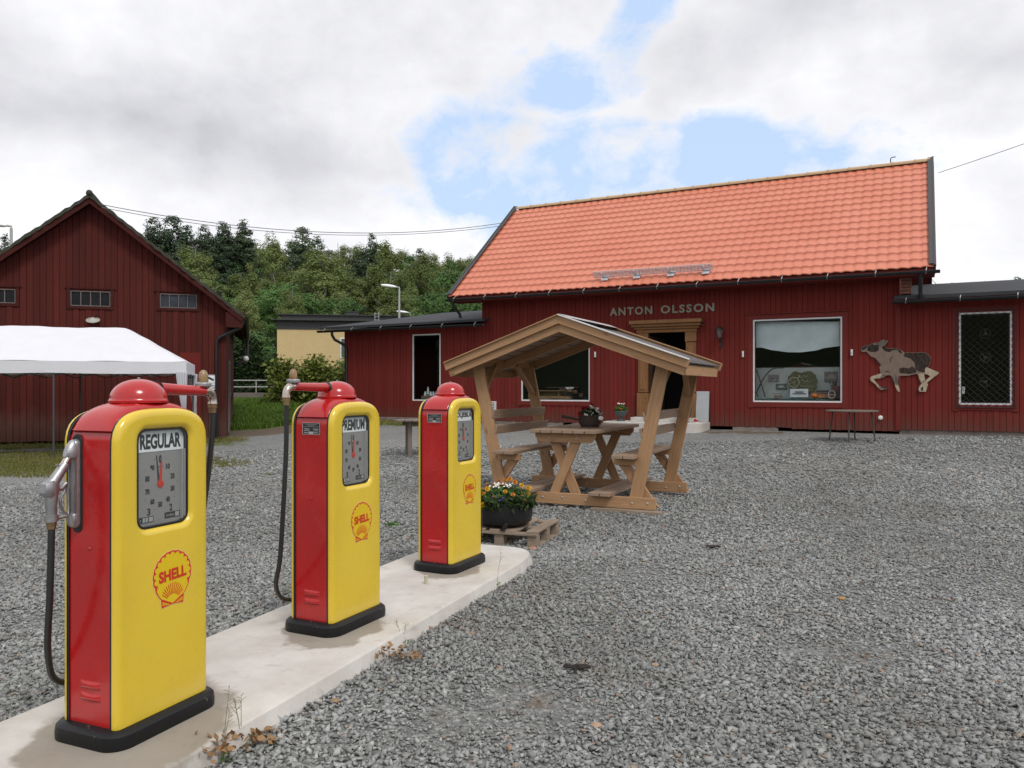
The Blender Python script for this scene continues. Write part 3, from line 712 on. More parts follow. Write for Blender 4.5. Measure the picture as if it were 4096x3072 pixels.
    pts = [B - d * 0.01, B + d * 0.012] + [B + d * (0.012 + 0.042 * math.sin(R(a))) + Vector((0, 0, -0.042 * (1 - math.cos(R(a))))) for a in (20, 45, 70, 90)]
    end = pts[-1] + Vector((0, 0, -0.02)); pts.append(end)
    b.tube(pts, [0.022, 0.025, 0.024, 0.023, 0.022, 0.022, 0.025], 16); b.build('elbow', M['chrome'], t, smooth=50)
    b = MB(); e2 = end + Vector((0, 0, -0.045)); b.tube([end, end + Vector((0, 0, -0.02)), end + Vector((0, 0, -0.021)), e2], [0.022, 0.022, 0.018, 0.018], 8); b.build('hose_ferrule', M['brass'], t, smooth=30)
    gp = B + d * -0.005 + Vector((0, 0, 0.022))
    if mode == 'hidden': gp = gp - Vector((0, 0, .09))
    b = MB(); b.lathe([(0.026, -0.004), (0.040, 0.002), (0.040, 0.017), (0.030, 0.022)], 6, gp); b.build('hex_nut', M['alu'], t, smooth=20, bevel=0.002)
    b = MB(); b.lathe([(0.022, 0.020), (0.0235, 0.028), (0.022, 0.055), (0.018, 0.070), (0.009, 0.079), (0.001, 0.081)], 16, gp); b.build('sight_glass', M['bulb'], t, smooth=60)
    # hose: from elbow down, round the back, up to the nozzle
    s_ = -1 if mode == 'near' else 1
    def cr(P, n=8):
        P = [Vector(p) for p in P]; P = [P[0] * 2 - P[1]] + P + [P[-1] * 2 - P[-2]]; out = []
        for i in range(1, len(P) - 2):
            for k in range(n):
                u_ = k / n; a, b_, c_, d_ = P[i - 1:i + 3]
                out.append(0.5 * ((2 * b_) + (c_ - a) * u_ + (2 * a - 5 * b_ + 4 * c_ - d_) * u_ ** 2 + (3 * b_ - a - 3 * c_ + d_) * u_ ** 3))
        out.append(P[-2]); return out
    nb = Vector((-0.362, 0.072, 0.905)) if mode == 'away' else None
    if mode == 'away':
        path = [e2, e2 + Vector((0, 0, -0.06)), (0.430, 0.01, 1.10), (0.415, 0.05, 0.80), (0.39, 0.13, 0.45), (0.30, 0.235, 0.24), (0.05, 0.262, 0.15), (-0.20, 0.235, 0.20), (-0.31, 0.16, 0.36), (-0.355, 0.09, 0.62), nb + Vector((0, 0, -.06)), nb]
    elif mode == 'near':
        path = [e2, e2 + Vector((0, 0, -0.06)), (-0.462, 0.0, 1.10), (-0.470, 0.015, 0.75), (-0.445, 0.06, 0.47), (-0.36, 0.165, 0.28), (-0.17, 0.245, 0.15), (0.12, 0.24, 0.15), (0.32, 0.12, 0.40), (0.35, 0.07, 0.75), (0.345, 0.07, 0.92)]
    else:
        path = [e2, (0.40, 0.20, 1.10), (0.42, 0.19, 0.70), (0.40, 0.16, 0.40), (0.36, 0.05, 0.17), (0.37, -0.05, 0.16), (0.385, -0.075, 0.36), (0.36, -0.02, 0.72), (0.345, 0.02, 0.92)]
    b = MB(); b.tube(cr(path), 0.0135, 12); b.build('hose', M['hose'], t, smooth=60)
    # nozzle boot and nozzle on the end where the hose ends (mirror for far ends)
    sx = -1 if mode == 'away' else 1
    oy = 0.072 if mode == 'away' else 0.05
    b = MB(); o_ = rrect(oy, 1.066, 0.030, 0.205, 0.030, 6)
    b.loops([[Vector((sx * x_, y, z)) for y, z in rrect(oy, 1.066, 0.030 + g, 0.205 + g, 0.0299 + g, 6)] for x_, g in ((0.2435, 0.0), (0.247, -0.001), (0.248, -0.004))], True, False, True)
    b.build('boot_gasket', M['black'], t)
    bt = MB()
    bt.loops([[Vector((sx * x_, y, z)) for y, z in rrect(oy + 0.002, 1.066, 0.023 + g, 0.185 + g, 0.0228 + g, 6)] for x_, g in ((0.248, 0.0), (0.262, -0.001), (0.266, -0.004))], True, False, True)
    bt.loops([[Vector((sx * (0.262 + d_ * max(0, math.sin(R(a)))), oy + 0.002 + w_ * math.cos(R(a)), z)) for a in range(0, 181, 15)] for z, w_, d_ in ((1.175, .0265, .040), (1.182, .0275, .046), (1.205, .026, .040), (1.225, .022, .030), (1.243, .014, .016), (1.250, .004, .004))], False, True, True)
    bt.loops([[Vector((sx * (0.262 + d_ * max(0, math.sin(R(a)))), oy + 0.002 + w_ * math.cos(R(a)), z)) for a in range(0, 181, 15)] for z, w_, d_ in ((0.945, .022, .018), (0.940, .024, .030), (0.915, .024, .028), (0.895, .019, .020), (0.884, .008, .006))], False, True, True)
    bt.bb((sx * 0.262, oy - .020, .925), (sx * 0.272, oy - .014, 1.20)); bt.bb((sx * 0.262, oy + .016, .925), (sx * 0.272, oy + .022, 1.20))
    bt.build('nozzle_boot', M['alu'], t, smooth=40)
    nz = MB(); bx = sx * 0.362
    nz.tube([(sx * 0.270, oy, 1.198), (sx * 0.318, oy, 1.132)], 0.0155, 12)
    sp = nz.build('nozzle_spout', M['chrome'], t, smooth=50)
    nz = MB(); nz.tube([(sx * 0.300, oy, 1.150), (sx * 0.312, oy, 1.136), (sx * 0.345, oy, 1.094), (sx * 0.365, oy, 1.066)], [0.0185, 0.019, 0.022, 0.026], 12)
    nz.tube([(bx, oy, 1.078), (bx, oy, 1.04), (bx, oy, 0.985), (bx, oy, 0.93)], [0.028, 0.027, 0.021, 0.022], 12)
    nz.lathe([(0.028, -0.030), (0.036, -0.024), (0.036, 0.016), (0.027, 0.022)], 6, (sx * 0.371, oy - 0.004, 1.056), Matrix.Rotation(R(90), 3, 'X') @ Matrix.Rotation(R(20), 3, 'Z'))
    nz.tube([(bx, oy, 0.952), (bx, oy, 0.925)], [0.027, 0.027], 12)
    nz.build('nozzle_body', M['alu'], t, smooth=45)
    nz = MB(); g_ = [(sx * .352, oy, 1.05), (sx * .318, oy, 1.052), (sx * .296, oy, 1.072)]
    nz.tube(g_, 0.010, 8)
    nz.tube([(sx * .300, oy, 1.062), (sx * .306, oy, 1.035), (sx * .324, oy, 1.010), (sx * .322, oy, 0.985), (sx * .308, oy, 0.955), (sx * .292, oy, 0.943)], 0.006, 8)
    nz.tube([(sx * .290, oy, 1.055), (sx * .287, oy, 1.00), (sx * .286, oy, 0.945), (sx * .300, oy, 0.936), (sx * .352, oy, 0.934)], 0.0065, 8)
    nz.tube([(sx * .325, oy, 1.135), (sx * .332, oy, 1.152), (sx * .345, oy, 1.150)], 0.003, 6)
    nz.build('nozzle_lever', M['alu'], t, smooth=50)
    nz = MB(); nz.tube([(bx, oy, 0.925), (bx, oy, 0.912), (bx, oy, 0.910), (bx, oy, 0.895)], [0.020, 0.020, 0.0175, 0.0175], 8); nz.build('nozzle_ferrule', M['brass'], t, smooth=30)
    # maker's plate
    if mode != 'away':
        b = MB(); b.bb((-0.2432, -0.066, 1.182), (-0.2452, 0.066, 1.252)); pl = b.build('maker_plate', M['ink'], t)
        b = MB()
        for y0, z0_, y1, z1_ in ((-.066, 1.182, .066, 1.1845), (-.066, 1.2495, .066, 1.252), (-.066, 1.182, -.063, 1.252), (.063, 1.182, .066, 1.252), (-.045, 1.242, .045, 1.2435), (-.025, 1.236, .025, 1.2375), (-.058, 1.228, .058, 1.2295),
                                  (.012, 1.213, .052, 1.217), (-.055, 1.213, -.015, 1.217), (.012, 1.203, .055, 1.206), (-.055, 1.203, -.018, 1.206), (-.018, 1.186, .018, 1.199), (.022, 1.191, .052, 1.195), (-.052, 1.191, -.022, 1.195)):
            b.bb((-0.2452, y0, z0_), (-0.2458, y1, z1_))
        b.build('plate_engraving', M['grey_light'], pl)
        b = MB(); b.bb((-0.2430, -0.070, 1.170), (-0.2462, 0.070, 1.1745)); b.build('plate_ledge', M['red'], t)
    return t
pump('nearest yellow and red petrol pump, its window sign reading REGULAR, silver nozzle showing', (-1.648, 3.477, 0.13), R(67), 'REGULAR', 'away')
pump('middle yellow and red petrol pump, window sign reading PREMIUM, hose hanging at near end', (-1.093, 4.919, 0.13), R(64.5), 'PREMIUM', 'near')
pump('farthest yellow and red pump beside the flower bowl, its sign reading LJEBLA', (-0.506, 6.467, 0.13), R(63.5), 'OLJEBLA', 'hidden')

# ------------------------------------------------------------------ shop building
def split_intervals(a, b, cuts): 
    xs = sorted([a, b] + [c for c in cuts if a < c < b]); return list(zip(xs[:-1], xs[1:]))
def siding(mb, x0, x1, zb, zt, ops, y, pitch=0.135, gap=0.009, th=0.022, alt=0.007, depth=0.12, flip=1):
    """vertical boards with true gaps, cut round openings; local x along, y out = negative"""
    n = max(1, round((x1 - x0) / pitch)); p = (x1 - x0) / n
    f = (lambda v: v if callable(v) else (lambda x: v))
    zb, zt = f(zb), f(zt)
    for k in range(n):
        a, b = x0 + k * p, x0 + (k + 1) * p; dy = alt * (k % 2) + random.uniform(0, 0.003)
        for sa, sb in split_intervals(a, b, [o[i] for o in ops for i in (0, 1)]):
            if sb - sa < 0.004: continue
            m = (sa + sb) / 2; lo = zb(m) - random.uniform(0, .012); spans = [(lo, None)]
            hits = sorted([(o[2], o[3]) for o in ops if o[0] < m < o[1]])
            segs = []; cur = lo
            for h0, h1 in hits:
                segs.append((cur, h0, False)); cur = h1
            segs.append((cur, None, True))
            for s0, s1, top in segs:
                ga = sa + (gap / 2 if sa == a else 0); gb = sb - (gap / 2 if sb == b else 0)
                ta, tb = (zt(ga), zt(gb)) if top else (s1, s1)
                if min(ta, tb) - s0 < 0.01 and max(ta, tb) - s0 < 0.01: continue
                ya = y - flip * (th + dy)
                vs = [(ga, ya, s0), (gb, ya, s0), (gb, ya, tb), (ga, ya, ta), (ga, y, s0), (gb, y, s0), (gb, y, tb), (ga, y, ta)]
                mb.add(vs, [(0, 1, 2, 3), (5, 4, 7, 6), (4, 0, 3, 7), (1, 5, 6, 2), (3, 2, 6, 7), (4, 5, 1, 0)])
                # structural wall behind
                ta, tb = (zt(sa), zt(sb)) if top else (s1, s1)
                yb = y + flip * depth
                vs = [(sa, y, s0 + .005), (sb, y, s0 + .005), (sb, y, tb), (sa, y, ta), (sa, yb, s0 + .005), (sb, yb, s0 + .005), (sb, yb, tb), (sa, yb, ta)]
                mb.add(vs, [(0, 1, 2, 3), (5, 4, 7, 6), (4, 0, 3, 7), (1, 5, 6, 2), (3, 2, 6, 7), (4, 5, 1, 0)])
def frame_mb(x0, x1, z0, z1, wd, ya, yb, mb=None):
    mb = mb or MB()
    mb.bb((x0, ya, z0), (x1, yb, z0 + wd)); mb.bb((x0, ya, z1 - wd), (x1, yb, z1))
    mb.bb((x0, ya, z0 + wd), (x0 + wd, yb, z1 - wd)); mb.bb((x1 - wd, ya, z0 + wd), (x1, yb, z1 - wd)); return mb
def shop_window(root, x0, x1, z0, z1, trim=True, cap=True):
    b = frame_mb(x0, x1, z0, z1, 0.042, -0.025, 0.05); w_ = b.build('window', M['white'], root, bevel=0.004)
    frame_mb(x0 + .042, x1 - .042, z0 + .042, z1 - .042, 0.022, -0.005, 0.03).build('glazing_bead', M['ink'], w_)
    b = MB(); b.quad((x0 + .05, 0.015, z0 + .05), (x1 - .05, 0.015, z0 + .05), (x1 - .05, 0.015, z1 - .05), (x0 + .05, 0.015, z1 - .05)); b.build('pane', M['glass'], w_)
    if trim:
        t = 0.135; b = MB()
        b.bb((x0 - t, -0.048, z0 - .15), (x0 - .002, -0.028, z1 + t)); b.bb((x1 + .002, -0.048, z0 - .15), (x1 + t, -0.028, z1 + t))
        b.bb((x0 - .002, -0.046, z0 - .13), (x1 + .002, -0.03, z0 - .002)); b.bb((x0 - .002, -0.046, z1 + .002), (x1 + .002, -0.03, z1 + t))
        if cap: b.bb((x0 - t - .03, -0.085, z1 + t), (x1 + t + .03, -0.02, z1 + t + .025))
        b.build('window_trim', M['redtrim'], w_, bevel=0.002)
    return w_
shop = thing('shop_building', 'long dark red wooden shop with bright orange tiled roof and low flat wings', 'shop building', (P0.x, P0.y, 0), BROT)
W1 = (-8.74, -7.62, 1.11, 3.35); W2 = (-4.62, -2.31, 1.14, 3.34); W4 = (2.45, 4.70, 1.17, 3.41); W5 = (7.33, 8.43, 1.15, 3.39); DO = (-0.50, 0.62, 0.70, 3.14)
def zbL(x): return 0.56
b = MB()
siding(b, -11.66, -6.04, 0.54, 3.60, [W1], 0.0)
siding(b, -6.04, 6.03, lambda x: 0.50 if x < 3.5 else 0.47, 4.44, [W2, DO, W4], 0.0)
siding(b, 6.03, 14.5, 0.52, 3.78, [W5], 0.0)
b.build('wall', M['redwall'], shop, fix=False)
b = MB()
# gable ends, rear and wing ends
for x, s_ in ((-6.04, 1), (6.03, -1)):
    b.prism([(0.0, 3.3), (8.0, 3.3), (8.0, 4.42), (4.0, 7.95), (0.0, 4.42)], 0, 0.12, lambda y, z, h, x=x, s_=s_: Vector((x + s_ * h, y, z)))
for x in (-11.66, 14.38): b.prism([(0.12, 0.4), (7.4, 0.4), (7.4, 4.70), (0.12, 3.60)], 0, 0.12, lambda y, z, h, x=x: Vector((x + h, y, z)))
b.bb((-11.54, 7.28, 0.4), (14.38, 7.4, 4.6))
b.build('end_wall', M['redwall'], shop)
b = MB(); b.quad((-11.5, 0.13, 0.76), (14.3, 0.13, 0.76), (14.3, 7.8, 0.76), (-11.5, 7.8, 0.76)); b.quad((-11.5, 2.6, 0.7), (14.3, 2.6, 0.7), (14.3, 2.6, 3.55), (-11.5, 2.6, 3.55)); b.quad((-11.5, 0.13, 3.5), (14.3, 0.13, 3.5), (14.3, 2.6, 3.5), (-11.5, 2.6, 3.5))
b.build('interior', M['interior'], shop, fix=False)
b = MB()
b.bb((6.03, 0.015, 0.0), (14.5, 0.3, 0.515)); b.build('foundation', M['stonebase'], shop)
random.seed(11)
def fstone(c_, d_): b = MB(); b.box(c_, d_); b.build('foundation_stone', M['stonebase'], shop, bevel=0.015)
x = -11.7
while x < -6.3:
    wd = random.uniform(0.5, 1.1); fstone((x + wd / 2, 0.10 + random.uniform(0, .03), 0.42), (wd - .02, 0.35, 0.24)); x += wd
x = -12.0
while x < -6.9:
    wd = random.uniform(0.6, 1.3); fstone((x + wd / 2, -0.12 + random.uniform(0, .04), 0.26), (wd - .03, 0.5, 0.22)); x += wd
for x0, x1 in ((-6.1, -3.2), (-2.9, -1.7), (1.9, 3.1)): fstone(((x0 + x1) / 2, 0.08, 0.42), (x1 - x0, .2, .14))


# tiled roof
EY, EZ, RY, RZ = -0.60, 4.46, 4.0, 8.13; RX0, RX1 = -6.92, 6.84
def roof_tiles():
    sl = Vector((0, RY - EY, RZ - EZ)); L = sl.length; d = sl / L; nrm = Vector((0, -d.z, d.y)); NC = 16; cl = L / NC; pitch = 0.252; nx = int((RX1 - RX0) / pitch * 10)
    V = []; rows = 0
    prof = lambda x: 0.0125 * (math.sin(2 * math.pi * x / pitch) + 0.25 * math.sin(4 * math.pi * x / pitch + 0.7))
    for c_ in range(NC):
        rr_ = [(c_ * cl - 0.018, 0.030), (c_ * cl - 0.016, 0.058), (c_ * cl + 0.02, 0.056), ((c_ + 0.5) * cl, 0.046), ((c_ + 1) * cl - 0.018, 0.030)]
        for s_, lift in rr_[(0 if c_ == 0 else 1):]:
            for i in range(nx + 1):
                x = RX0 + (RX1 - RX0) * i / nx; p = Vector((x, EY, EZ)) + d * s_ + nrm * (lift + prof(x)); V.append(p)
            rows += 1
    Fq = [(r * (nx + 1) + i, r * (nx + 1) + i + 1, (r + 1) * (nx + 1) + i + 1, (r + 1) * (nx + 1) + i) for r in range(rows - 1) for i in range(nx)]
    np_mesh('roof', [tuple(v) for v in V], Fq, M['tile'], shop)
roof_tiles()
b = MB()
b.add([(RX0 + .02, EY + .02, EZ - .06), (RX1 - .02, EY + .02, EZ - .06), (RX1 - .02, RY, RZ - .05), (RX0 + .02, RY, RZ - .05), (RX0 + .02, 8.6, EZ - .02), (RX1 - .02, 8.6, EZ - .02)], [(0, 1, 2, 3), (3, 2, 5, 4)])
b.bb((RX0 + .02, EY + .02, EZ - .16), (RX1 - .02, EY + .04, EZ - .0)); b.bb((RX0 + .03, EY + .04, EZ - .17), (RX1 - .03, 0.0, EZ - .15))
b.build('eave_boarding', M['redtrim'], shop, fix=False)
for x in (RX0 - .03, RX1 - .03):
    b = MB(); b.beam((x, EY - .05, EZ - .03), (x, RY, RZ + 0.05), 0.045, 0.22, up=(0, -.6, .8), cut1=((0, RY, 0), (0, 1, 0)))
    b.beam((x, 8.65, EZ - .03), (x, RY, RZ + 0.05), 0.045, 0.22, up=(0, .6, .8), cut1=((0, RY, 0), (0, 1, 0)))
    xx = x + (0.055 if x < 0 else -0.055)
    b.beam((xx, EY - .05, EZ + .085), (xx, RY, RZ + 0.160), 0.15, 0.02, up=(0, -.6, .8), cut1=((0, RY, 0), (0, 1, 0)))
    b.build('bargeboard', M['darkgrey'], shop)

b = MB(); x = RX0 + .1
while x < RX1 - .15:
    x2 = min(x + 0.60, RX1 - .1)
    L = []
    for xx, k in ((x, 1.0), (x2 - .05, 0.93), (x2 - .045, 1.12), (x2, 1.12)):
        L.append([Vector((xx, RY + 0.105 * k * math.cos(R(a)), RZ + 0.050 + 0.095 * k * math.sin(R(a)))) for a in range(-10, 191, 20)])
    b.loops(L, False); x = x2
b.build('ridge_cap', M['newwood'], shop, smooth=30)
# snow guard over the door
b = MB()
sd_ = Vector((0, RY - EY, RZ - EZ)).normalized(); sn = Vector((0, -sd_.z, sd_.y))
def onroof(x, s_, h): return Vector((x, EY, EZ)) + sd_ * s_ + sn * h
ga, gb_ = -2.05, 1.45
for h in (0.11, 0.155, 0.20, 0.245, 0.29): b.tube([onroof(ga, 0.42, h), onroof(gb_, 0.42, h)], 0.013, 5)
x = ga
while x < gb_: b.tube([onroof(x, 0.42, 0.11), onroof(x, 0.42, 0.29)], 0.007, 4); x += 0.10
b.build('snow_guard', M['zinc'], shop)
b = MB()
for x in (-1.75, -0.78, 0.22, 1.20):
    b.box(onroof(x + .06, 0.38, 0.092), (0.20, 0.26, 0.012), Matrix.Rotation(math.atan2(RZ - EZ, RY - EY), 3, 'X')); b.beam(onroof(x, 0.42, 0.09), onroof(x, 0.34, 0.30), 0.025, 0.05, up=(0, 1, 0))
b.build('snow_guard_bracket', M['zinc'], shop)
def gutter(x0, x1, y, z, name='gutter', zs=0.0):
    b = MB(); L = []
    for x, zz in ((x0, z), (x1, z + zs)):
        L.append([Vector((x, y + r * math.cos(R(a)), zz + r * math.sin(R(a)))) for r, rng_ in ((0.068, range(180, 361, 20)), (0.060, range(360, 179, -20))) for a in rng_])
    b.loops(L, True, True, True); b.tube([(x0, y - .068, z), (x1, y - .068, z + zs)], 0.009, 6); g = b.build(name, M['gutter'], shop, smooth=40)
    b = MB(); n = int((x1 - x0) / 1.15)
    for k in range(n + 1):
        x = x0 + .3 + k * (x1 - x0 - .6) / max(n, 1); b.beam((x, y - .07, z), (x + .02, y + .1, z + .13), 0.018, 0.006, up=(0, -.6, .8)); b.tube([(x, y + .07 * math.cos(R(a)), z + .07 * math.sin(R(a))) for a in range(180, 361, 30)], 0.006, 4)
    b.build('gutter_bracket', M['grey_light'], g)
gutter(RX0 - .05, RX1 + .08, -0.70, 4.37)
gutter(-12.5, -5.75, -0.46, 3.56)
gutter(5.88, 14.6, -0.46, 3.70)
b = MB(); b.tube([(-6.72, -0.70, 4.32), (-6.72, -0.70, 4.22), (-6.70, -0.62, 4.10), (-6.62, -0.45, 3.92), (-6.60, -0.42, 3.78)], 0.045, 12); b.lathe([(0.045, -.0), (0.075, 0.12)], 12, (-6.72, -0.70, 4.22)); b.build('downpipe', M['gutter'], shop, smooth=50)
b = MB(); b.tube([(6.50, -0.66, 4.32), (6.50, -0.62, 4.15), (6.50, -0.5, 3.95), (6.50, -0.45, 3.74)], 0.048, 12); b.build('downpipe', M['gutter'], shop, smooth=50)
b = MB(); b.tube([(-11.85, -0.46, 3.52), (-11.85, -0.46, 3.40), (-11.80, -0.38, 3.24), (-11.60, -0.16, 3.08), (-11.52, -0.09, 2.95), (-11.52, -0.09, 0.55)], 0.05, 12); b.build('downpipe', M['gutter'], shop, smooth=50)
# wing roofs
b = MB(); b.add([(-12.45, -0.42, 3.60), (-5.78, -0.42, 3.66), (-5.78, 0.0, 3.73), (-6.04, 0.0, 3.73), (-6.04, 7.6, 4.86), (-12.45, 7.6, 4.80), (-12.45, -0.42, 3.69), (-5.78, -0.42, 3.73), (-5.78, 0.0, 3.795), (-6.04, 0.0, 3.795), (-6.04, 7.6, 4.93), (-12.45, 7.6, 4.87)],
    [(0, 1, 2, 3, 4, 5)[::-1], (6, 7, 8, 9, 10, 11), (0, 1, 7, 6), (1, 2, 8, 7), (2, 3, 9, 8), (3, 4, 10, 9), (4, 5, 11, 10), (5, 0, 6, 11)]); b.build('wing_roof', M['felt'], shop)
b = MB(); b.add([(5.92, -0.42, 3.74), (14.9, -0.42, 3.74), (14.9, 7.6, 4.92), (6.04, 7.6, 4.92), (6.04, 0.0, 3.805), (5.92, 0.0, 3.805), (5.92, -0.42, 3.83), (14.9, -0.42, 3.83), (14.9, 7.6, 5.0), (6.04, 7.6, 5.0), (6.04, 0.0, 3.89), (5.92, 0.0, 3.89)],
    [(0, 1, 2, 3, 4, 5)[::-1], (6, 7, 8, 9, 10, 11), (0, 1, 7, 6), (1, 2, 8, 7), (2, 3, 9, 8), (3, 4, 10, 9), (4, 5, 11, 10), (5, 0, 6, 11)]); b.build('wing_roof', M['felt'], shop)
b = MB(); random.seed(5)
for k in range(5): b.box((6.17 + random.uniform(-.02, .02), -0.10, 3.93 + k * 0.085), (0.24, 0.22, 0.075))
b.build('brick_pier', simple('bare_red_brick', (0.30, 0.13, 0.09), 0.9, 0, 0.4, 8), shop, bevel=0.006)
b = MB(); b.bb((5.95, -0.055, 0.50), (6.06, -0.028, 3.60)); b.build('corner_board', M['redtrim'], shop)
shop_window(shop, *W1, trim=False); shop_window(shop, *W2, cap=False); shop_window(shop, *W4)
w5 = shop_window(shop, *W5, cap=False)
# security grille
b = MB(); x0, x1, z0, z1 = W5[0] - .05, W5[1] + .05, W5[2] - .05, W5[3] + .05; st = 0.111
def clipdiag(x0, x1, z0, z1, c_, sgn):
    pts = []
    for x in (x0, x1):
        z = sgn * x + c_
        if z0 <= z <= z1: pts.append((x, z))
    for z in (z0, z1):
        x = (z - c_) / sgn
        if x0 < x < x1: pts.append((x, z))
    return pts[:2]
for sgn in (1, -1):
    c_ = (z0 - sgn * (x1 if sgn > 0 else x0)) - 1
    while c_ < z1 + 12:
        p = clipdiag(x0, x1, z0, z1, c_, sgn)
        if len(p) == 2 and abs(p[0][0] - p[1][0]) > .02: b.tube([(p[0][0], -0.058 - .004 * sgn, p[0][1]), (p[1][0], -0.058 - .004 * sgn, p[1][1])], 0.004, 4, cap=False)
        c_ += st * 1.414
frame_mb(x0 - .02, x1 + .02, z0 - .02, z1 + .02, .02, -0.07, -0.05, b)
b.build('window_grille', simple('rusty_black_wire', (0.05, 0.035, 0.03), 0.6, 0.3, 0.4, 30), w5)
# door
b = MB()
for x0, x1 in ((-0.78, -0.50), (0.62, 0.90)):
    b.bb((x0, -0.10, 1.42), (x1, 0.05, 2.84)); b.bb((x0 - .03, -0.13, 0.72), (x1 + .03, 0.05, 1.40)); b.bb((x0 - .02, -0.115, 2.86), (x1 + .02, 0.05, 3.14)); b.bb((x0 + .05, -0.118, 1.50), (x1 - .05, -0.10, 2.75))
for k, (ov, z0, z1, yy) in enumerate(((0.02, 3.14, 3.23, -0.14), (0.08, 3.235, 3.30, -0.19), (0.14, 3.305, 3.385, -0.25), (0.19, 3.39, 3.49, -0.31))): b.bb((-0.80 - ov, yy, z0), (0.92 + ov, -0.0, z1))
for i, f in enumerate(b.f):       # grain direction
    pass
dfm = b.build('door_frame', M['doorwood'], shop, bevel=0.006)
def planar_uv(o, vert=True, sc_=1.0):
    me = o.data; uvl = me.uv_layers[0]
    for p in me.polygons:
        for li in p.loop_indices:
            v = me.vertices[me.loops[li].vertex_index].co; a = v.x + v.y
            uvl.data[li].uv = (v.z, a) if vert else (a, v.z)
planar_uv(dfm, True)
b = MB(); b.beam((-0.47, 0.05, 1.90), (-0.30, 0.85, 1.90), 0.05, 2.30); lf = b.build('door', simple('dark_brown_door', (0.06, 0.035, 0.025), 0.4, 0, 0.3, 4), shop)
b = MB(); b.beam((-0.405, 0.12, 2.1), (-0.27, 0.72, 2.1), 0.01, 1.5); g_ = b.build('door_pane', M['glass'], lf)
b = MB(); b.tube([(-0.30, 0.75, 1.72), (-0.22, 0.78, 1.72), (-0.21, 0.70, 1.72)], 0.012, 8); b.build('handle', M['chrome'], lf)
b = MB(); b.bb((-0.5, -0.02, 0.72), (0.62, 0.3, 0.775)); b.build('threshold', M['stonebase'], shop)
# shop name
text_obj('ANTON', 'lettering', simple('cream_letters', (0.30, 0.275, 0.21), 0.6), shop, (-1.02, -0.03, 3.80), 1.30, 0.235, 0.03, 0, 0.03, 1.25)
text_obj('OLSSON', 'lettering', bpy.data.materials['cream_letters'], shop, (0.645, -0.03, 3.80), 1.53, 0.235, 0.03, 0, 0.03, 1.25)
for x, z in ((-2.13, 2.55), (2.19, 2.48), (4.93, 2.47)):
    b = MB(); b.box((x, -0.055, z), (0.05, 0.04, 0.16)); b.tube([(x, -0.075, z - .03), (x, -0.095, z - .01), (x, -0.095, z + .03)], 0.008, 6); b.build('wall_hook', M['white'], shop, bevel=0.006)
b = MB(); b.lathe([(0.06, 0), (0.05, 0.05), (0.02, 0.065)], 14, (5.60, -0.03, 0.80), Matrix.Rotation(R(90), 3, 'X')); b.build('wall_vent', M['white'], shop, smooth=40)

def onshop(x, y, z): 
    v = Vector((x, y)); return Vector((P0.x + E2.x * x - N2.x * y, P0.y + E2.y * x - N2.y * y, z))
def place(o, x, y, z, rz=0): o.location = onshop(x, y, z); o.rotation_euler = (0, 0, BROT + rz); return o
def sthing(name, label, cat, x, y, z, rz=0, group=None): return place(thing(name, label, cat, group=group), x, y, z, rz)
# vent box, lantern
v = sthing('ventilation_box', 'small white ribbed ventilation box on the wall behind the left shelter post', 'vent box', -5.63, -0.03, 0.98)
b = MB(); b.box((0, -0.05, 0), (0.26, 0.10, 0.27)); b.build('housing', M['white'], v, bevel=0.01)
b = MB()
for k in range(5): b.box((0, -0.105, -0.10 + k * .05), (0.21, 0.012, 0.014))
b.build('ribs', M['gutter'], v)
ln = sthing('wall_lantern', 'black iron lantern mounted on the red wall right of the doorway', 'wall lantern', 1.58, -0.03, 2.65)
b = MB(); b.bb((-.03, -.02, 0.05), (.03, 0, 0.30)); b.tube([(0, -.02, .22), (0, -.10, .17), (0, -.16, .19), (0, -.17, .26)], 0.012, 8); b.tube([(0, -.02, .10), (0, -.05, .02), (0, -.03, -.03)], 0.01, 6); b.build('bracket', M['gutter'], ln, smooth=40)
b = MB(); b.lathe([(0.05, .26), (0.055, .28), (0.02, .285)], 6, (0, -.17, 0)); b.lathe([(0.12, .50), (0.105, .53), (0.05, .585), (0.015, .60), (0.02, .62), (0.003, .65)], 6, (0, -.17, 0))
for k in range(6):
    a = math.pi / 3 * k; b.tube([(0.052 * math.cos(a), -.17 + 0.052 * math.sin(a), .28), (0.10 * math.cos(a), -.17 + 0.10 * math.sin(a), .50)], 0.006, 5)
b.build('cage', M['gutter'], ln); b = MB(); b.lathe([(0.048, .285), (0.095, .50)], 6, (0, -.17, 0)); b.build('lantern_glass', simple('smoky_glass', (0.17, 0.13, 0.13), 0.15, 0, 0.2, 8), ln)

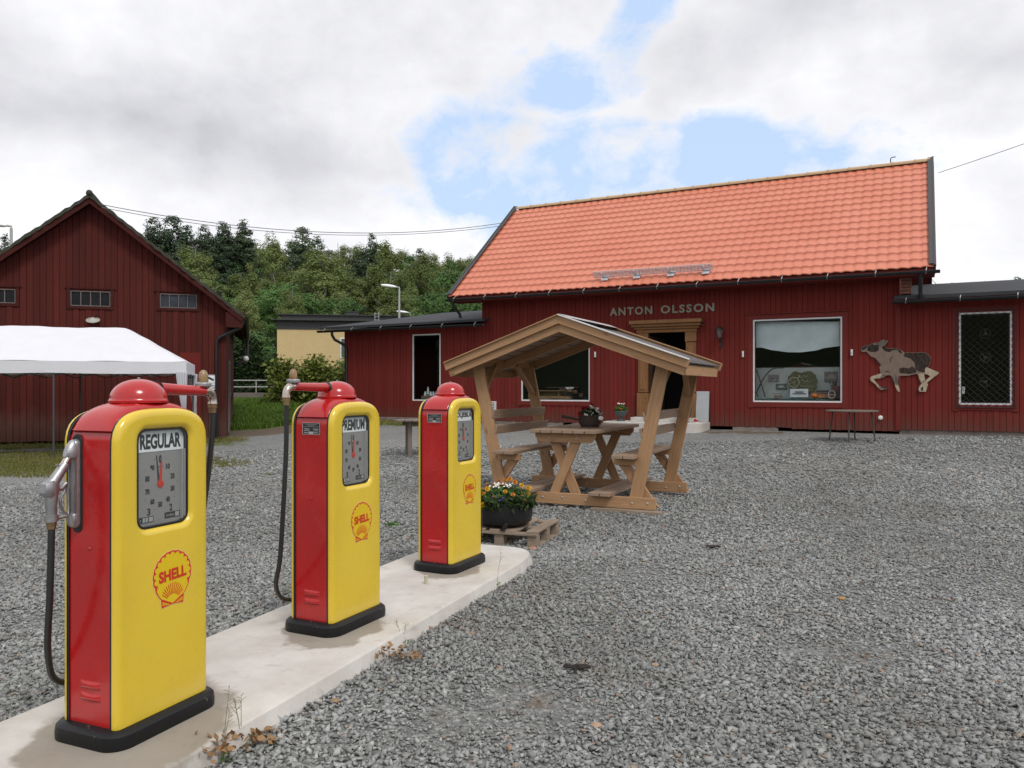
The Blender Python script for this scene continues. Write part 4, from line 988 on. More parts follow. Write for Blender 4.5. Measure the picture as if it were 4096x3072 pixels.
# moose cut-out
mo = sthing('moose_cutout', 'painted flat moose figure running left, fixed to the red wall', 'moose figure', 0, 0, 0)
def mz(zx, zy): return wall(3400 + zx * 0.18083, 1300 + zy * 0.18083)
body = [(245,555),(270,490),(340,450),(420,450),(470,420),(570,385),(640,390),(690,340),(750,322),(770,350),(850,340),(830,385),(790,435),(760,455),(800,490),(850,520),(950,510),(1040,520),(1130,555),(1210,610),(1400,610),(1600,600),(1690,620),(1760,680),(1790,740),(1770,850),(1735,935),(1665,960),(1650,1060),(1655,1160),(1680,1240),(1640,1290),(1575,1300),(1530,1200),(1500,1100),(1470,1080),(1300,1120),(1080,1130),(1070,1200),(1080,1330),(1100,1400),(1110,1480),(1070,1485),(1020,1410),(980,1290),(940,1200),(910,1120),(840,1115),(760,1150),(660,1190),(530,1200),(560,1240),(640,1330),(690,1370),(760,1355),(800,1380),(850,1400),(840,1415),(760,1425),(690,1440),(620,1390),(560,1310),(470,1250),(440,1190),(460,1140),(540,1110),(680,1065),(670,1010),(650,950),(670,880),(600,800),(540,720),(480,710),(420,650),(370,595),(300,600),(255,590)]
hind = [(1690,930),(1850,1000),(1965,1050),(1940,1090),(1850,1160),(1760,1230),(1700,1285),(1728,1300),(1705,1380),(1680,1475),(1540,1475),(1510,1420),(1540,1350),(1590,1290),(1690,1215),(1768,1130),(1705,1095),(1655,1085),(1655,980)]
def mpoly(pts, h0, h1, mb, mi): mb.m = mi; mb.prism([mz(*p) for p in pts], h0, h1, lambda x, z, h: Vector((x, -0.045 - h, z)))
def moose_mat(name, c, c2, sc_): 
    def fn(t):
        o = oc(t); n = t.noise(t.mapping(o, (14, 14, 5), rot=(0, R(30), 0)), 1.6, 6, 0.75, 0.8)
        return bsdf(t, t.mix(t.maprange(n, 0.4, 0.62), c, c2), 0.6, 0, None, spec=0.2)
    return mat(name, fn)
MM = [moose_mat('moose_tan', (0.175, 0.128, 0.100), (0.235, 0.172, 0.133), 5), moose_mat('moose_dark', (0.018, 0.013, 0.012), (0.062, 0.040, 0.030), 5), moose_mat('moose_legs', (0.33, 0.26, 0.18), (0.46, 0.38, 0.27), 5), moose_mat('moose_grey', (0.09, 0.075, 0.062), (0.20, 0.165, 0.135), 5), simple('moose_outline', (0.016, 0.013, 0.012), 0.6)]
b = MB(); mpoly(body, 0, 0.018, b, 0)
mpoly([(1190,700),(1210,615),(1400,618),(1600,608),(1690,628),(1755,690),(1780,745),(1762,850),(1728,935),(1668,960),(1645,1045),(1560,1040),(1480,1000),(1440,960),(1430,840),(1330,740)], 0.0185, 0.0195, b, 1)
mpoly([(1085,960),(1180,940),(1300,960),(1380,910),(1440,965),(1480,1020),(1440,1065),(1300,1085),(1100,1060)], 0.0185, 0.0195, b, 1)
mpoly([(700,480),(760,460),(800,497),(850,528),(950,518),(1040,525),(1125,560),(1160,640),(1110,620),(1040,545),(960,560),(880,600),(800,590),(740,550)], 0.0185, 0.0195, b, 1)
mpoly([(260,520),(285,490),(345,455),(420,457),(380,500),(340,540),(290,560),(262,560)], 0.0185, 0.0195, b, 4)
mpoly([(400,480),(470,428),(560,400),(640,430),(640,560),(560,600),(450,595),(380,560)], 0.0185, 0.0195, b, 1)
mpoly([(500,430),(570,392),(640,398),(700,345),(760,355),(840,350),(780,430),(700,460),(600,440),(560,450)], 0.0200, 0.0208, b, 3)
mpoly([(480,455),(510,440),(540,455),(525,485),(490,480)], 0.0212, 0.0218, b, 4)
mpoly([(450,1190),(470,1145),(545,1120),(680,1078),(720,1110),(650,1170),(520,1180),(560,1250),(650,1350),(620,1385),(560,1300),(475,1245)], 0.0185, 0.0195, b, 2)
mpoly([(995,1330),(1070,1335),(1090,1400),(1100,1470),(1070,1475),(1025,1400)], 0.0185, 0.0195, b, 2)
mpoly([(1510,1080),(1640,1070),(1648,1160),(1672,1240),(1600,1290),(1538,1195)], 0.0185, 0.0195, b, 2)
mpoly([(940,1100),(1040,1100),(1060,1200),(1066,1300),(990,1300),(950,1200)], 0.0185, 0.0195, b, 3)
for pl in ([(700,900),(660,880),(600,810),(545,730),(555,720),(620,800),(700,885)], [(900,820),(880,760),(910,720),(960,705),(960,715),(915,735),(895,765),(912,815)], [(700,1110),(780,1120),(850,1108),(915,1118),(915,1125),(850,1118),(780,1132),(700,1122)], [(925,1120),(950,1190),(985,1290),(975,1290),(938,1195)], [(1060,1120),(1072,1250),(1080,1330),(1072,1330),(1062,1250)], [(690,1368),(760,1358),(800,1382),(848,1402),(840,1412),(770,1400),(700,1385)], [(780,1010),(870,1030),(880,1045),(790,1030)]): mpoly(pl, 0.0222, 0.0228, b, 4)
b.m = 0; b.build('body', MM, mo)
b = MB(); mpoly(hind, 0.0225, 0.034, b, 2); mpoly([(1560,1440),(1580,1380),(1605,1360),(1625,1400),(1600,1465)], 0.0345, 0.035, b, 4); mpoly([(1600,1270),(1700,1200),(1780,1125),(1770,1122),(1690,1195),(1590,1265)], 0.0345, 0.035, b, 4)
b.build('hind_leg', MM, mo)

# ---------------------------------------------------------------- inside the display windows
x0, x1, z0, z1 = W4
def W(px, py, q=-0.25): return wall(px, py, q)
def z4(zx, zy, q=-0.25): return wall(2950 + zx * 0.25316, 1220 + zy * 0.25316, q)
bd = sthing('display_board', 'pale grey backing board standing low in the big display window', 'display board', 0, 0, 0)
zt = z4(900, 990, -0.40)[1]
b = MB(); b.bb((x0 - .15, 0.40, 1.0), (x1 + .1, 0.415, zt)); b.build('panel', simple('grey_board', (0.36, 0.40, 0.39), 0.8, 0, 0.1, 2), bd)
b = MB(); b.bb((x0 - .15, 0.398, zt), (x1 + .1, 0.43, zt + .02)); b.build('top_rail', M['darkgrey'], bd)
cur = sthing('curtain', 'pale blue sagging curtain hung across the top of the big display window', 'curtain', 0, 0, 0)
b = MB(); n = 48; L = []
edge = [(0, 675), (80, 670), (250, 712), (500, 745), (700, 748), (950, 720), (1080, 680), (1320, 648)]
for j in range(11):
    row = []
    for i in range(n + 1):
        u_ = i / n; zx = 290 + u_ * 1330; e_ = np.interp(zx - 290, [p[0] for p in edge], [p[1] for p in edge]); zy = 262 + (e_ - 262) * j / 10
        tx, tz = z4(zx, zy, -0.15); f_ = math.sin(u_ * 31 + j * .25) * .012 * (1 - abs(u_ - .5)) + math.sin(u_ * 14 + j * 0.8) * .015 * (j / 10)
        row.append(Vector((tx, 0.15 + f_, tz)))
    L.append(row)
b.loops(L, False); b.build('cloth', M['curtain'], cur, smooth=80, fix=False)
# painted sign
sg = sthing('painted_sign', 'green brown scalloped wooden sign with pale ring and handwriting in the display window', 'sign', 0, 0, 0)
pts = [(800,1130),(840,1100),(870,1060),(920,1045),(960,1060),(1000,1072),(1050,1060),(1110,1045),(1170,1048),(1200,1080),(1240,1110),(1245,1150),(1270,1210),(1250,1260),(1255,1310),(1220,1370),(1160,1385),(1080,1350),(1000,1350),(850,1330),(805,1290),(790,1220)]
b = MB(); b.prism([z4(*p) for p in pts], 0, 0.02, lambda x, z, h: Vector((x, 0.27 - h, z))); b.build('board', simple('olive_sign_paint', (0.085, 0.085, 0.040), 0.7, 0, 0.4, 8), sg)
b = MB(); c_ = z4(890, 1222); r_ = 0.135
b.tube([(c_[0] + r_ * math.cos(R(a)), 0.245, c_[1] + r_ * math.sin(R(a))) for a in range(0, 361, 15)], 0.009, 5)
b.tube([(c_[0] + .09, 0.245, c_[1] + .10), (c_[0] + .15, 0.245, c_[1] + .17)], 0.008, 5); b.tube([(c_[0] + .10, 0.245, c_[1] + .175), (c_[0] + .16, 0.245, c_[1] + .18), (c_[0] + .155, 0.245, c_[1] + .12)], 0.007, 5)
for a0, a1, k in ((200, 20, .3), (140, -50, -.3), (100, -100, .5)): b.tube([(c_[0] + r_ * math.cos(R(a0)), .245, c_[1] + r_ * math.sin(R(a0))), (c_[0] + k * .06, .245, c_[1] + k * .04), (c_[0] + r_ * math.cos(R(a1)), .245, c_[1] + r_ * math.sin(R(a1)))], 0.004, 4)
b.build('ring_emblem', simple('cream_sign_paint', (0.42, 0.40, 0.28), 0.7), sg)
b = MB(); random.seed(21)
for (a0, a1, yy) in ((1000, 1110, 1130), (1000, 1185, 1205), (1000, 1215, 1290), (1130, 1190, 1345)):
    p = []; zx = a0
    while zx < a1:
        p.append(z4(zx, yy + random.choice((-24, 10, -8, 12, -12)) + random.uniform(-4, 4))); zx += 9
    b.tube([(q[0], 0.245, q[1]) for q in p], 0.0045, 4)
b.build('handwriting', bpy.data.materials['cream_sign_paint'], sg)
def picture(lbl, zx0, zy0, zx1, zy1, q, tone):
    a = z4(zx0, zy1, -q); c2 = z4(zx1, zy0, -q); t_ = sthing('picture', lbl, 'photograph', 0, 0, 0)
    b = MB(); b.bb((a[0], q - .008, a[1]), (c2[0], q, c2[1])); b.build('print', simple('print_' + tone[0], tone[1], 0.5, 0, 0.75, 14, 0, c2=tone[2]), t_)
    b = MB(); wd = c2[0] - a[0]; hh = c2[1] - a[1]
    b.bb((a[0] + wd * .14, q - .010, a[1] + hh * .32), (a[0] + wd * .88, q - .0085, a[1] + hh * .50)); b.bb((a[0] + wd * .28, q - .010, a[1] + hh * .50), (a[0] + wd * .74, q - .0085, a[1] + hh * .72)); b.build('pictured_house', simple('print_tone_' + tone[0], tone[3], 0.6), t_)
picture('small grey old photograph upper left on the display board, behind the saw', 485, 1100, 655, 1210, .385, ('a', (0.10, 0.10, 0.10), (0.22, 0.22, 0.21), (0.16, 0.16, 0.155)))
picture('small dark photograph of a white building above a caption, left of painted sign', 610, 1245, 775, 1335, .385, ('b', (0.10, 0.11, 0.11), (0.05, 0.05, 0.05), (0.36, 0.37, 0.37)))
picture('larger dark photograph at the upper right of the display board', 1372, 1050, 1582, 1220, .385, ('c', (0.05, 0.05, 0.05), (0.17, 0.17, 0.16), (0.24, 0.24, 0.22)))
picture('white framed picture of a house standing in front of the painted sign', 832, 1325, 1118, 1455, .14, ('d', (0.60, 0.64, 0.66), (0.45, 0.48, 0.50), (0.16, 0.17, 0.18)))
def tw(zx, zy, q): p = z4(zx, zy, -q); return (p[0], q, p[1])
sw = sthing('bow_saw', 'old curved wooden saw leaning in the left corner of the display window', 'saw', 0, 0, 0)
b = MB(); b.tube([tw(x, y, .2) for x, y in ((330, 1450), (300, 1390), (330, 1310), (390, 1200), (440, 1120), (490, 1060), (540, 1015), (600, 995), (735, 992))], 0.016, 7); b.build('frame', simple('old_dark_wood', (0.05, 0.035, 0.03), 0.7), sw, smooth=60)
b = MB(); b.tube([tw(735, 1000, .2), tw(655, 1085, .2)], 0.007, 5); b.tube([tw(600, 1160, .2), tw(380, 1470, .2)], 0.008, 5); b.build('blade', M['steel'], sw)
cr_ = sthing('scythe_handle', 'straight dark wooden shaft leaning against the curved saw', 'shaft', 0, 0, 0)
b = MB(); b.beam(tw(300, 1020, .16), tw(440, 1455, .16), .025, .035, up=(0, 1, 0)); b.build('shaft', bpy.data.materials['old_dark_wood'], cr_)
pl = sthing('iron', 'small old flat iron with long handle low in the display window', 'old iron', 0, 0, 0)
a = tw(640, 1478, .16); b = MB(); b.box((a[0], .16, a[2] + .045), (0.20, .12, .09)); b.tube([(a[0] - .09, .16, a[2] + .09), (a[0] - .13, .16, a[2] + .125), (a[0] + .09, .16, a[2] + .14), (a[0] + .09, .16, a[2] + .09)], .01, 6); b.build('body', M['oldwood'], pl, bevel=.02)
gr_ = MB(); L = []
for i in range(15):
    x = x0 + .06 + (x1 - x0 - .12) * i / 14; L.append([Vector((x, .06 + .33 * j / 4, z4(300, 1495, -.1)[1] + .012 * math.sin(i * 1.7 + j) + .03 * (j / 4))) for j in range(5)])
gr_.loops(L, False); g = gr_.build('cloth', simple('sea_green_cloth', (0.05, 0.13, 0.12), 0.9, 0, 0.3, 6), None, smooth=80, fix=False); place(g, 0, 0, 0); tag(g, 'green cloth spread along the bottom of the display window', 'cloth')
pk = sthing('pumpkin', 'round orange pumpkin in the right half of the display window', 'pumpkin', 0, 0, 0)
a = tw(1215, 1475, .14); b = MB()
vs = []; 
for i in range(9):
    th = math.pi * i / 8
    for k in range(24):
        ph = 2 * math.pi * k / 24; r = 0.085 * (1 + .08 * abs(math.sin(ph * 4))) * math.sin(th) + 1e-4; vs.append(Vector((a[0] + r * math.cos(ph), .14 + r * math.sin(ph), a[2] + .07 - .07 * math.cos(th))))
b.loops([vs[i * 24:(i + 1) * 24] for i in range(9)]); b.build('fruit', simple('pumpkin_skin', (0.55, 0.14, 0.015), .4), pk, smooth=60)
b = MB(); b.tube([(a[0], .14, a[2] + .135), (a[0] + .01, .14, a[2] + .17)], .009, 6); b.build('stalk', M['drystem'], pk)
pk2 = copy_tree(pk); pk2['label'] = 'tiny orange pumpkin just right of the round larger pumpkin'; pk2.scale = (.42,) * 3
a2 = tw(1300, 1475, .12); off = Vector((a2[0] - a[0] * .42, .12 - .14 * .42)); pk2.location = onshop(off.x, off.y, a2[2] - a[2] * .42)
hb = sthing('hand_mill', 'dark old hand grinder with round wheel at the right end of the display', 'grinder', 0, 0, 0)
a = tw(1500, 1480, .18); b = MB(); b.box((a[0] + .10, .2, a[2] + .17), (0.26, .16, .34)); b.lathe([(.055, 0), (.05, .1), (.02, .12)], 10, (a[0] + .05, .2, a[2] + .34)); b.tube([(a[0] - .03, .2, a[2] + .28), (a[0] - .05, .2, a[2] + .42), (a[0] - .09, .2, a[2] + .45)], .012, 6); b.build('body', simple('dark_rusty_iron', (0.05, 0.035, 0.03), .7), hb, bevel=.02)
b = MB(); b.tube([(a[0] - .01 + .085 * math.cos(R(k)), .10, a[2] + .11 + .10 * math.sin(R(k))) for k in range(0, 361, 20)], .011, 6); b.tube([(a[0] - .09, .10, a[2] + .11), (a[0] + .07, .10, a[2] + .11)], .007, 5); b.build('wheel', M['grey_light'], hb)
bx_ = sthing('painted_tray', 'red and yellow decorated tray leaning behind the pumpkins', 'tray', 0, 0, 0)
a = tw(1370, 1480, .26); b = MB(); b.box((a[0], .28, a[2] + .09), (.36, .02, .14), Matrix.Rotation(R(-15), 3, 'X')); b.build('tray', simple('tray_red', (0.22, 0.03, 0.03), .5, 0, .5, 12, c2=(0.30, 0.20, 0.08)), bx_)
b = MB(); b.bb((a[0] - .20, .24, a[2] + .17), (a[0] + .16, .26, a[2] + .22)); b.build('rim', bpy.data.materials['old_dark_wood'], bx_)
# left display windows: shelf, boxes, lace
def z6(zx, zy, q): p = wall(2150 + zx * .12054, 1520 + zy * .12054, -q); return (p[0], q, p[1])
sh = sthing('display_shelf', 'low wooden shelf unit inside the wide window behind the shelter', 'shelf', 0, 0, 0)
b = MB(); a = z6(0, 345, .35); c2 = z6(700, 640, .35)
b.bb((a[0] - .35, .30, a[2] - .02), (z6(780, 345, .35)[0], .6, a[2])); b.bb((c2[0] - .02, .35, c2[2]), (c2[0], .6, a[2] - .02)); b.bb((a[0] - .33, .35, c2[2]), (a[0] - .30, .6, a[2] - .02)); b.bb((a[0] - .30, .58, c2[2]), (c2[0] - .02, .6, a[2] - .02)); b.bb((a[0] + .02, .36, c2[2]), (a[0] + .05, .58, a[2] - .02))
b.build('carcass', wood('tan_shelf_wood', (0.30, 0.20, 0.10), (0.2, 0.12, 0.06), False), sh)
for k, (zx, zy, w_, h_) in enumerate(((200, 640, .34, .10), (560, 640, .42, .06), (780, 640, .62, .09))):
    p = z6(zx, zy, .28); o = sthing('wooden_box', ['flat wooden box on the left of the window floor behind the shelter', 'low pale wooden box in the middle of the window behind the shelter', 'long brown wooden box nearest the right corner of the window behind the shelter'][k], 'box', p[0], .25, p[2])
    b = MB(); b.box((0, 0, h_ / 2), (w_, .2, h_)); b.box((0, -.102, h_ * .5), (w_ * .9, .01, h_ * .12)); b.build('body', bpy.data.materials['tan_shelf_wood'], o, bevel=.004)
p = z6(560, 235, .5); tb = sthing('inner_table', 'brown table with lace edge inside the wide window behind the shelter', 'table', 0, 0, 0)
b = MB(); b.bb((p[0] - .35, .62, p[2] - .02), (z6(1300, 235, .5)[0], 1.3, p[2])); b.bb((p[0] + .1, .66, 1.0), (z6(1130, 235, .5)[0], 1.2, p[2] - .02)); b.build('body', simple('brown_furniture', (0.11, 0.065, 0.035), .6), tb)
b = MB(); q0 = z6(1020, 235, .5)
for k, (w_, d) in enumerate(((.14, .03), (.10, .05), (.08, .07), (.045, .09), (.03, .12))): b.bb((q0[0] - w_, .612 - k * .001, q0[2] - d - .01), (q0[0] + w_, .616 - k * .001, q0[2] - d + .03))
b.build('lace_corner', M['white'], tb)
for k, (zx, zy) in enumerate(((1265, 400), (1455, 500), (1100, 345))):
    p = z6(zx, zy, .5); o = sthing('tin', ['small brown tin below the lace corner in the window', 'square brown tin nearest the right edge of the window', 'small tan tin beside the lace corner'][k], 'tin', p[0], .5, p[2] - .05); b = MB(); b.box((0, 0, .05), (.12, .1, .09)); b.box((0, 0, .10), (.126, .106, .015)); b.build('can', simple('brown_tin_%d' % k, (0.20, 0.11, 0.055), .4), o, bevel=.006)
    b = MB(); b.bb((-.2, -.1, -.012), (.2, .15, 0.0)); b.build('stand', simple('dark_stand', (0.03, 0.02, 0.018), .7), o)
p = wall(1712, 1585, -.35); lm = sthing('oil_lamp', 'small glass oil lamp low in the narrow left window', 'oil lamp', p[0], .35, W1[2] + .05)
b = MB(); b.lathe([(.07, 0), (.06, .02), (.02, .05), (.02, .09), (.06, .12), (.06, .17), (.03, .2)], 14); b.build('base', M['brass'], lm, smooth=40); b = MB(); b.lathe([(.03, .2), (.045, .26), (.025, .36), (.022, .42)], 12); b.build('chimney', M['curtain'], lm, smooth=50)
bsk = sthing('bottle_crate', 'crate of pale jars at the bottom of the narrow left window', 'crate', -8.25, .35, W1[2] + .03)
b = MB(); b.box((0, 0, .07), (.6, .25, .14)); b.build('crate', M['oldwood'], bsk)
for k in range(5): b = MB(); b.lathe([(.045, .05), (.05, .2), (.03, .25), (.03, .28)], 10, (-.22 + k * .11, 0, 0)); b.build('jar', M['curtain'], bsk, smooth=40)
M['hubgrey'] = simple('dull_grey_metal', (0.11, 0.105, 0.105), .5, .3, .3, 10)
for k, zz in enumerate((2.87, 2.28, 1.72)):
    hcx = wall(3780 + 462 * .3496, 1200 + (385, 660, 940)[k] * .3496, -.25); o = sthing('hub_cap', ['topmost round wheel cover hanging behind the window grille', 'middle round wheel cover hanging behind the window grille', 'lowest round wheel cover hanging behind the window grille'][k], 'wheel cover', hcx[0], .25, hcx[1], group='wheel covers behind the grille')
    b = MB(); b.tube([(.115 * math.cos(R(a)), 0, .115 * math.sin(R(a))) for a in range(0, 361, 15)], .007, 6); b.build('rim', M['hubgrey'], o, smooth=60)
    b = MB()
    for j in range(3): a = R(90 + 120 * j + k * 40); b.tube([(.02 * math.cos(a), 0, .02 * math.sin(a)), (.11 * math.cos(a), 0, .11 * math.sin(a))], .013, 6)
    b.lathe([(.04, -.01), (.04, .01), (.01, .02)], 12, M=Matrix.Rotation(R(90), 3, 'X')); b.build('spokes', M['darkgrey'], o)
p = wall(3853, 1560, -.04); nt = sthing('paper_notice', 'small white paper notice inside the lower left corner of the grilled window', 'notice', p[0], .04, p[1]); b = MB(); b.box((0, 0, .04), (.075, .004, .08)); b.box((0, -.0, -.05), (.06, .004, .08)); b.build('paper', M['white'], nt)

# ---------------------------------------------------------------- door step and what stands on it
st_ = sthing('door_step', 'rounded two tier pale concrete step in front of the shop doorway', 'step', 0, 0, 0)
b = MB(); pts = [(-1.55, 0)] + [(-1.55 + (.35 - .35 * math.cos(R(a))), -0.85 - .35 * math.sin(R(a))) for a in range(0, 91, 15)] + [(1.28 - .35 + .35 * math.sin(R(a)), -0.85 - .35 * math.cos(R(a))) for a in range(0, 91, 15)] + [(1.28, 0)]
b.prism(pts, 0.30, 0.60, lambda x, y, h: Vector((x, y, h))); b.build('lower_tier', M['concrete'], st_, bevel=.012)
b = MB(); b.bb((-.86, -.55, .60), (.98, -.03, .715)); b.build('upper_tier', M['concrete'], st_, bevel=.01)
wp = sthing('white_panel', 'pale grey flat panel leaning on the wall right of the doorway', 'panel', 1.10, -0.16, .60)
b = MB(); b.box((0, .03, .43), (.36, .03, .86), Matrix.Rotation(R(-7), 3, 'X')); b.build('panel', simple('pale_panel', (0.40, 0.42, 0.43), .6, 0, .12, 5), wp, bevel=.008)
def shoe(lbl, x, y, rz):
    t_ = sthing('shoe', lbl, 'shoe', x, y, .60, rz, 'red shoes on the step')
    b = MB(); L = []
    for yy, w_, h_ in ((-.13, .02, .03), (-.11, .038, .05), (-.06, .045, .065), (-.01, .040, .085), (.05, .034, .10), (.10, .034, .105), (.13, .02, .09)):
        L.append([Vector((w_ * math.cos(R(a)), yy, .022 + h_ * max(0, math.sin(R(a))) ** .7)) for a in range(0, 181, 20)] + [Vector((0, yy, .021))])
    b.loops(L, True, True, True); b.build('upper', simple('red_shoe_cloth', (0.42, 0.025, 0.04), .7), t_, smooth=50)
    b = MB(); b.prism([(.05 * math.cos(R(a)) * (1 - .15 * math.sin(R(a))), .14 * math.sin(R(a))) for a in range(0, 360, 20)], 0, .024, lambda x_, y_, h: Vector((x_, y_, h))); b.build('sole', M['white'], t_)
shoe('red shoe with white sole, the nearer of the pair by the pale panel', .98, -.52, R(60)); shoe('red shoe with white sole, the one tucked behind its pair', .86, -.38, R(100))

# ---------------------------------------------------------------- foliage and flowers
def leaf_mesh(centers, sizes, name, m, parent=None, up=0.3, aspect=1.6, out=None):
    n = len(centers); c_ = np.asarray(centers, float); s_ = np.asarray(sizes, float)[:, None]
    nrm = rng.normal(size=(n, 3)); nrm[:, 2] = np.abs(nrm[:, 2]) + up
    if out is not None: nrm = nrm * 0.45 + out * 1.5
    if True: pass
    nrm /= np.linalg.norm(nrm, axis=1, keepdims=True)
    a = rng.normal(size=(n, 3)); a -= nrm * (a * nrm).sum(1, keepdims=True); a /= np.linalg.norm(a, axis=1, keepdims=True); b_ = np.cross(nrm, a)
    A = a * s_ * aspect / 2; B = b_ * s_ / 2
    V = np.stack([c_ - A, c_ + B - A * .1, c_ + A, c_ - B - A * .1], 1).reshape(-1, 3)
    return np_mesh(name, V, np.arange(n * 4).reshape(-1, 4), m, parent)
def flower_head(mb, c_, r, petals=8, tilt=0.5, layers=2):
    c_ = Vector(c_); ax = Vector((random.uniform(-1, 1), random.uniform(-1.3, .4), 1.0)).normalized(); a = ax.orthogonal().normalized(); b_ = ax.cross(a)
    for l in range(layers):
        rr_ = r * (1 - .3 * l)
        for k in range(petals):
            th = 2 * math.pi * (k + .5 * l) / petals; d = a * math.cos(th) + b_ * math.sin(th); s_ = a * -math.sin(th) + b_ * math.cos(th); w_ = rr_ * math.pi / petals * 1.1
            o = c_ + ax * (r * .25 * l); mb.add([o, o + d * rr_ * .6 + s_ * w_ + ax * r * .15, o + d * rr_ + ax * r * tilt * (.2 + .5 * l), o + d * rr_ * .6 - s_ * w_ + ax * r * .15], [(0, 1, 2, 3)])
M['petal_orange'] = simple('marigold_orange', (0.68, 0.27, 0.008), .6, 0, .3, 20, 0); M['petal_yellow'] = simple('marigold_yellow', (0.72, 0.42, 0.012), .6, 0, .2, 20, 0)
M['petal_white'] = simple('white_petals', (0.72, 0.70, 0.66), .6, 0, .1, 20, 0); M['petal_red'] = simple('red_petals', (0.36, 0.012, 0.014), .6, 0, .4, 20, 0); M['petal_blue'] = simple('lobelia_blue', (0.07, 0.045, 0.30), .6, 0, .3, 20, 0); M['petal_fire'] = simple('orange_red_petals', (0.62, 0.10, 0.012), .6, 0, .3, 20, 0)
M['soil'] = simple('dark_soil', (0.03, 0.022, 0.016), .95, 0, .4, 20, .5)
def bloom(parent, name, m, pts, r, **k):
    for p in pts:
        b = MB(); flower_head(b, p, r * random.uniform(.8, 1.15), **k); b.build(name, m, parent, fix=False)
def foliage(parent, rx, ry, z, h, n, size, m, name='foliage', aspect=2.4):
    a = rng.random(n) * 2 * math.pi; r = np.sqrt(rng.random(n)); c_ = np.stack([rx * r * np.cos(a), ry * r * np.sin(a), z + h * rng.random(n) * (1.15 - .55 * r)], 1)
    return leaf_mesh(c_, size * (0.6 + .8 * rng.random(n)), name, m, parent, .1, aspect)
# iron bowl with marigolds on the pallet
bp = thing('flower_bowl', 'round black iron bowl planted with yellow marigolds and blue flowers, on the pallet', 'flower bowl', (-.09, 8.17, .166))
b = MB(); b.lathe([(.10, 0), (.24, .012), (.292, .05), (.305, .11), (.305, .235), (.316, .24), (.316, .255), (.295, .256), (.290, .20), (.02, .195)], 40); b.build('bowl', simple('black_iron_bowl', (0.014, 0.014, 0.015), .38, .1, .4, 6, .3), bp, smooth=40)
b = MB(); L0 = Vector((.03, -.285, .05)); b.tube([L0, L0 + Vector((-.01, -.06, -.012))], .020, 12); b.tube([L0 + Vector((-.01, -.058, -.012)), L0 + Vector((-.0125, -.072, -.0145))], [.026, .026], 12); b.build('drain_spout', M['black'], bp, smooth=40)
b = MB(); b.lathe([(.288, .20), (.2, .225), (.01, .235)], 24); b.build('soil', M['soil'], bp)
foliage(bp, .33, .33, .20, .17, 2600, .030, M['leaf_dark'], 'foliage', 3.0); foliage(bp, .31, .31, .22, .17, 1300, .022, M['leaf_broad'], 'fresh_foliage', 3.2)
random.seed(4)
def ring_pts(n, r, z0, z1): 
    o = []
    for _ in range(n): a = random.uniform(0, 2 * math.pi); q = r * math.sqrt(random.uniform(.1, 1)); o.append((q * math.cos(a), q * math.sin(a), random.uniform(z0, z1)))
    return o
bloom(bp, 'marigold', M['petal_orange'], [(-.27, -.16, .29), (-.19, -.20, .345), (-.10, -.26, .30), (.10, -.24, .34), (.26, -.12, .33), (.21, -.22, .265), (.20, -.17, .30), (-.25, -.23, .26), (.03, .05, .44), (.07, -.02, .47), (-.16, .02, .40), (.12, .12, .42), (-.05, .15, .42)], .030, petals=9, layers=3, tilt=.6)
bloom(bp, 'marigold', M['petal_yellow'], [(-.20, -.25, .235), (-.16, -.14, .385), (.19, .05, .40), (.02, -.16, .36), (-.28, -.02, .33), (.27, .05, .36)], .032, petals=9, layers=3, tilt=.6)
b = MB()
for p in ring_pts(70, .17, .31, .36): flower_head(b, (p[0] - .02, p[1] - .15, p[2] - .02), .009, 5, .3, 1)
b.build('blue_flowers', M['petal_blue'], bp, fix=False)
b = MB()
for p in ring_pts(34, .12, .39, .43): flower_head(b, (p[0] - .02, p[1] - .02, p[2]), .012, 5, .3, 1)
b.build('white_flowers', M['petal_white'], bp, fix=False)
# pallet
pa = thing('pallet', 'small weathered wooden pallet under the black flower bowl', 'pallet', (.0, 8.25, 0), R(-19.8))
for k, x in enumerate((-.36, -.205, -.05, .125, .345)):
    b = MB(); b.beam((x, -.39, .155), (x + random.uniform(-.006, .006), .39, .155), .115 if k not in (2,) else .10, .022); b.build('deck_board', M['pallet'], pa, bevel=.003)
for y in (-.36, 0, .36): b = MB(); b.beam((-.40, y, .133), (.40, y, .133), .10, .022); b.build('stringer', M['pallet'], pa, bevel=.003)
for x in (-.35, 0, .35):
    for y in (-.34, 0, .34): b = MB(); b.beam((x, y - .05, .072), (x, y + .05, .072), .10, .098); b.build('block', M['pallet'], pa, bevel=.003)
    b = MB(); b.beam((x, -.39, .012), (x, .39, .012), .10, .022); b.build('bottom_board', M['pallet'], pa, bevel=.003)
def urn(lbl, x, rzz, seed):
    random.seed(seed); t_ = sthing('flower_urn', lbl, 'flower urn', x, -.62, .60, 0, 'dark flower urns beside the doorway')
    b = MB(); b.lathe([(.12, 0), (.12, .025), (.07, .045), (.045, .07), (.045, .10), (.10, .135), (.165, .19), (.185, .26), (.20, .275), (.20, .295), (.175, .298), (.17, .26), (.02, .255)], 24); b.build('urn', simple('slate_urn_%d' % seed, (0.085, 0.10, 0.105), .6), t_, smooth=40)
    foliage(t_, .18, .18, .26, .20, 900, .035, M['leaf_broad'], 'foliage', 2.0)
    b = MB(); [flower_head(b, p, .032, 7, .5, 2) for p in [(x_, y_, z_ - .3 * abs(x_)) for x_, y_, z_ in ring_pts(16, .19, .36, .42)]]; b.build('orange_flowers', M['petal_fire'], t_, fix=False)
    b = MB(); [flower_head(b, p, .026, 6, .5, 1) for p in ring_pts(14, .12, .47, .52)]; b.build('pale_flowers', M['petal_white'], t_, fix=False)
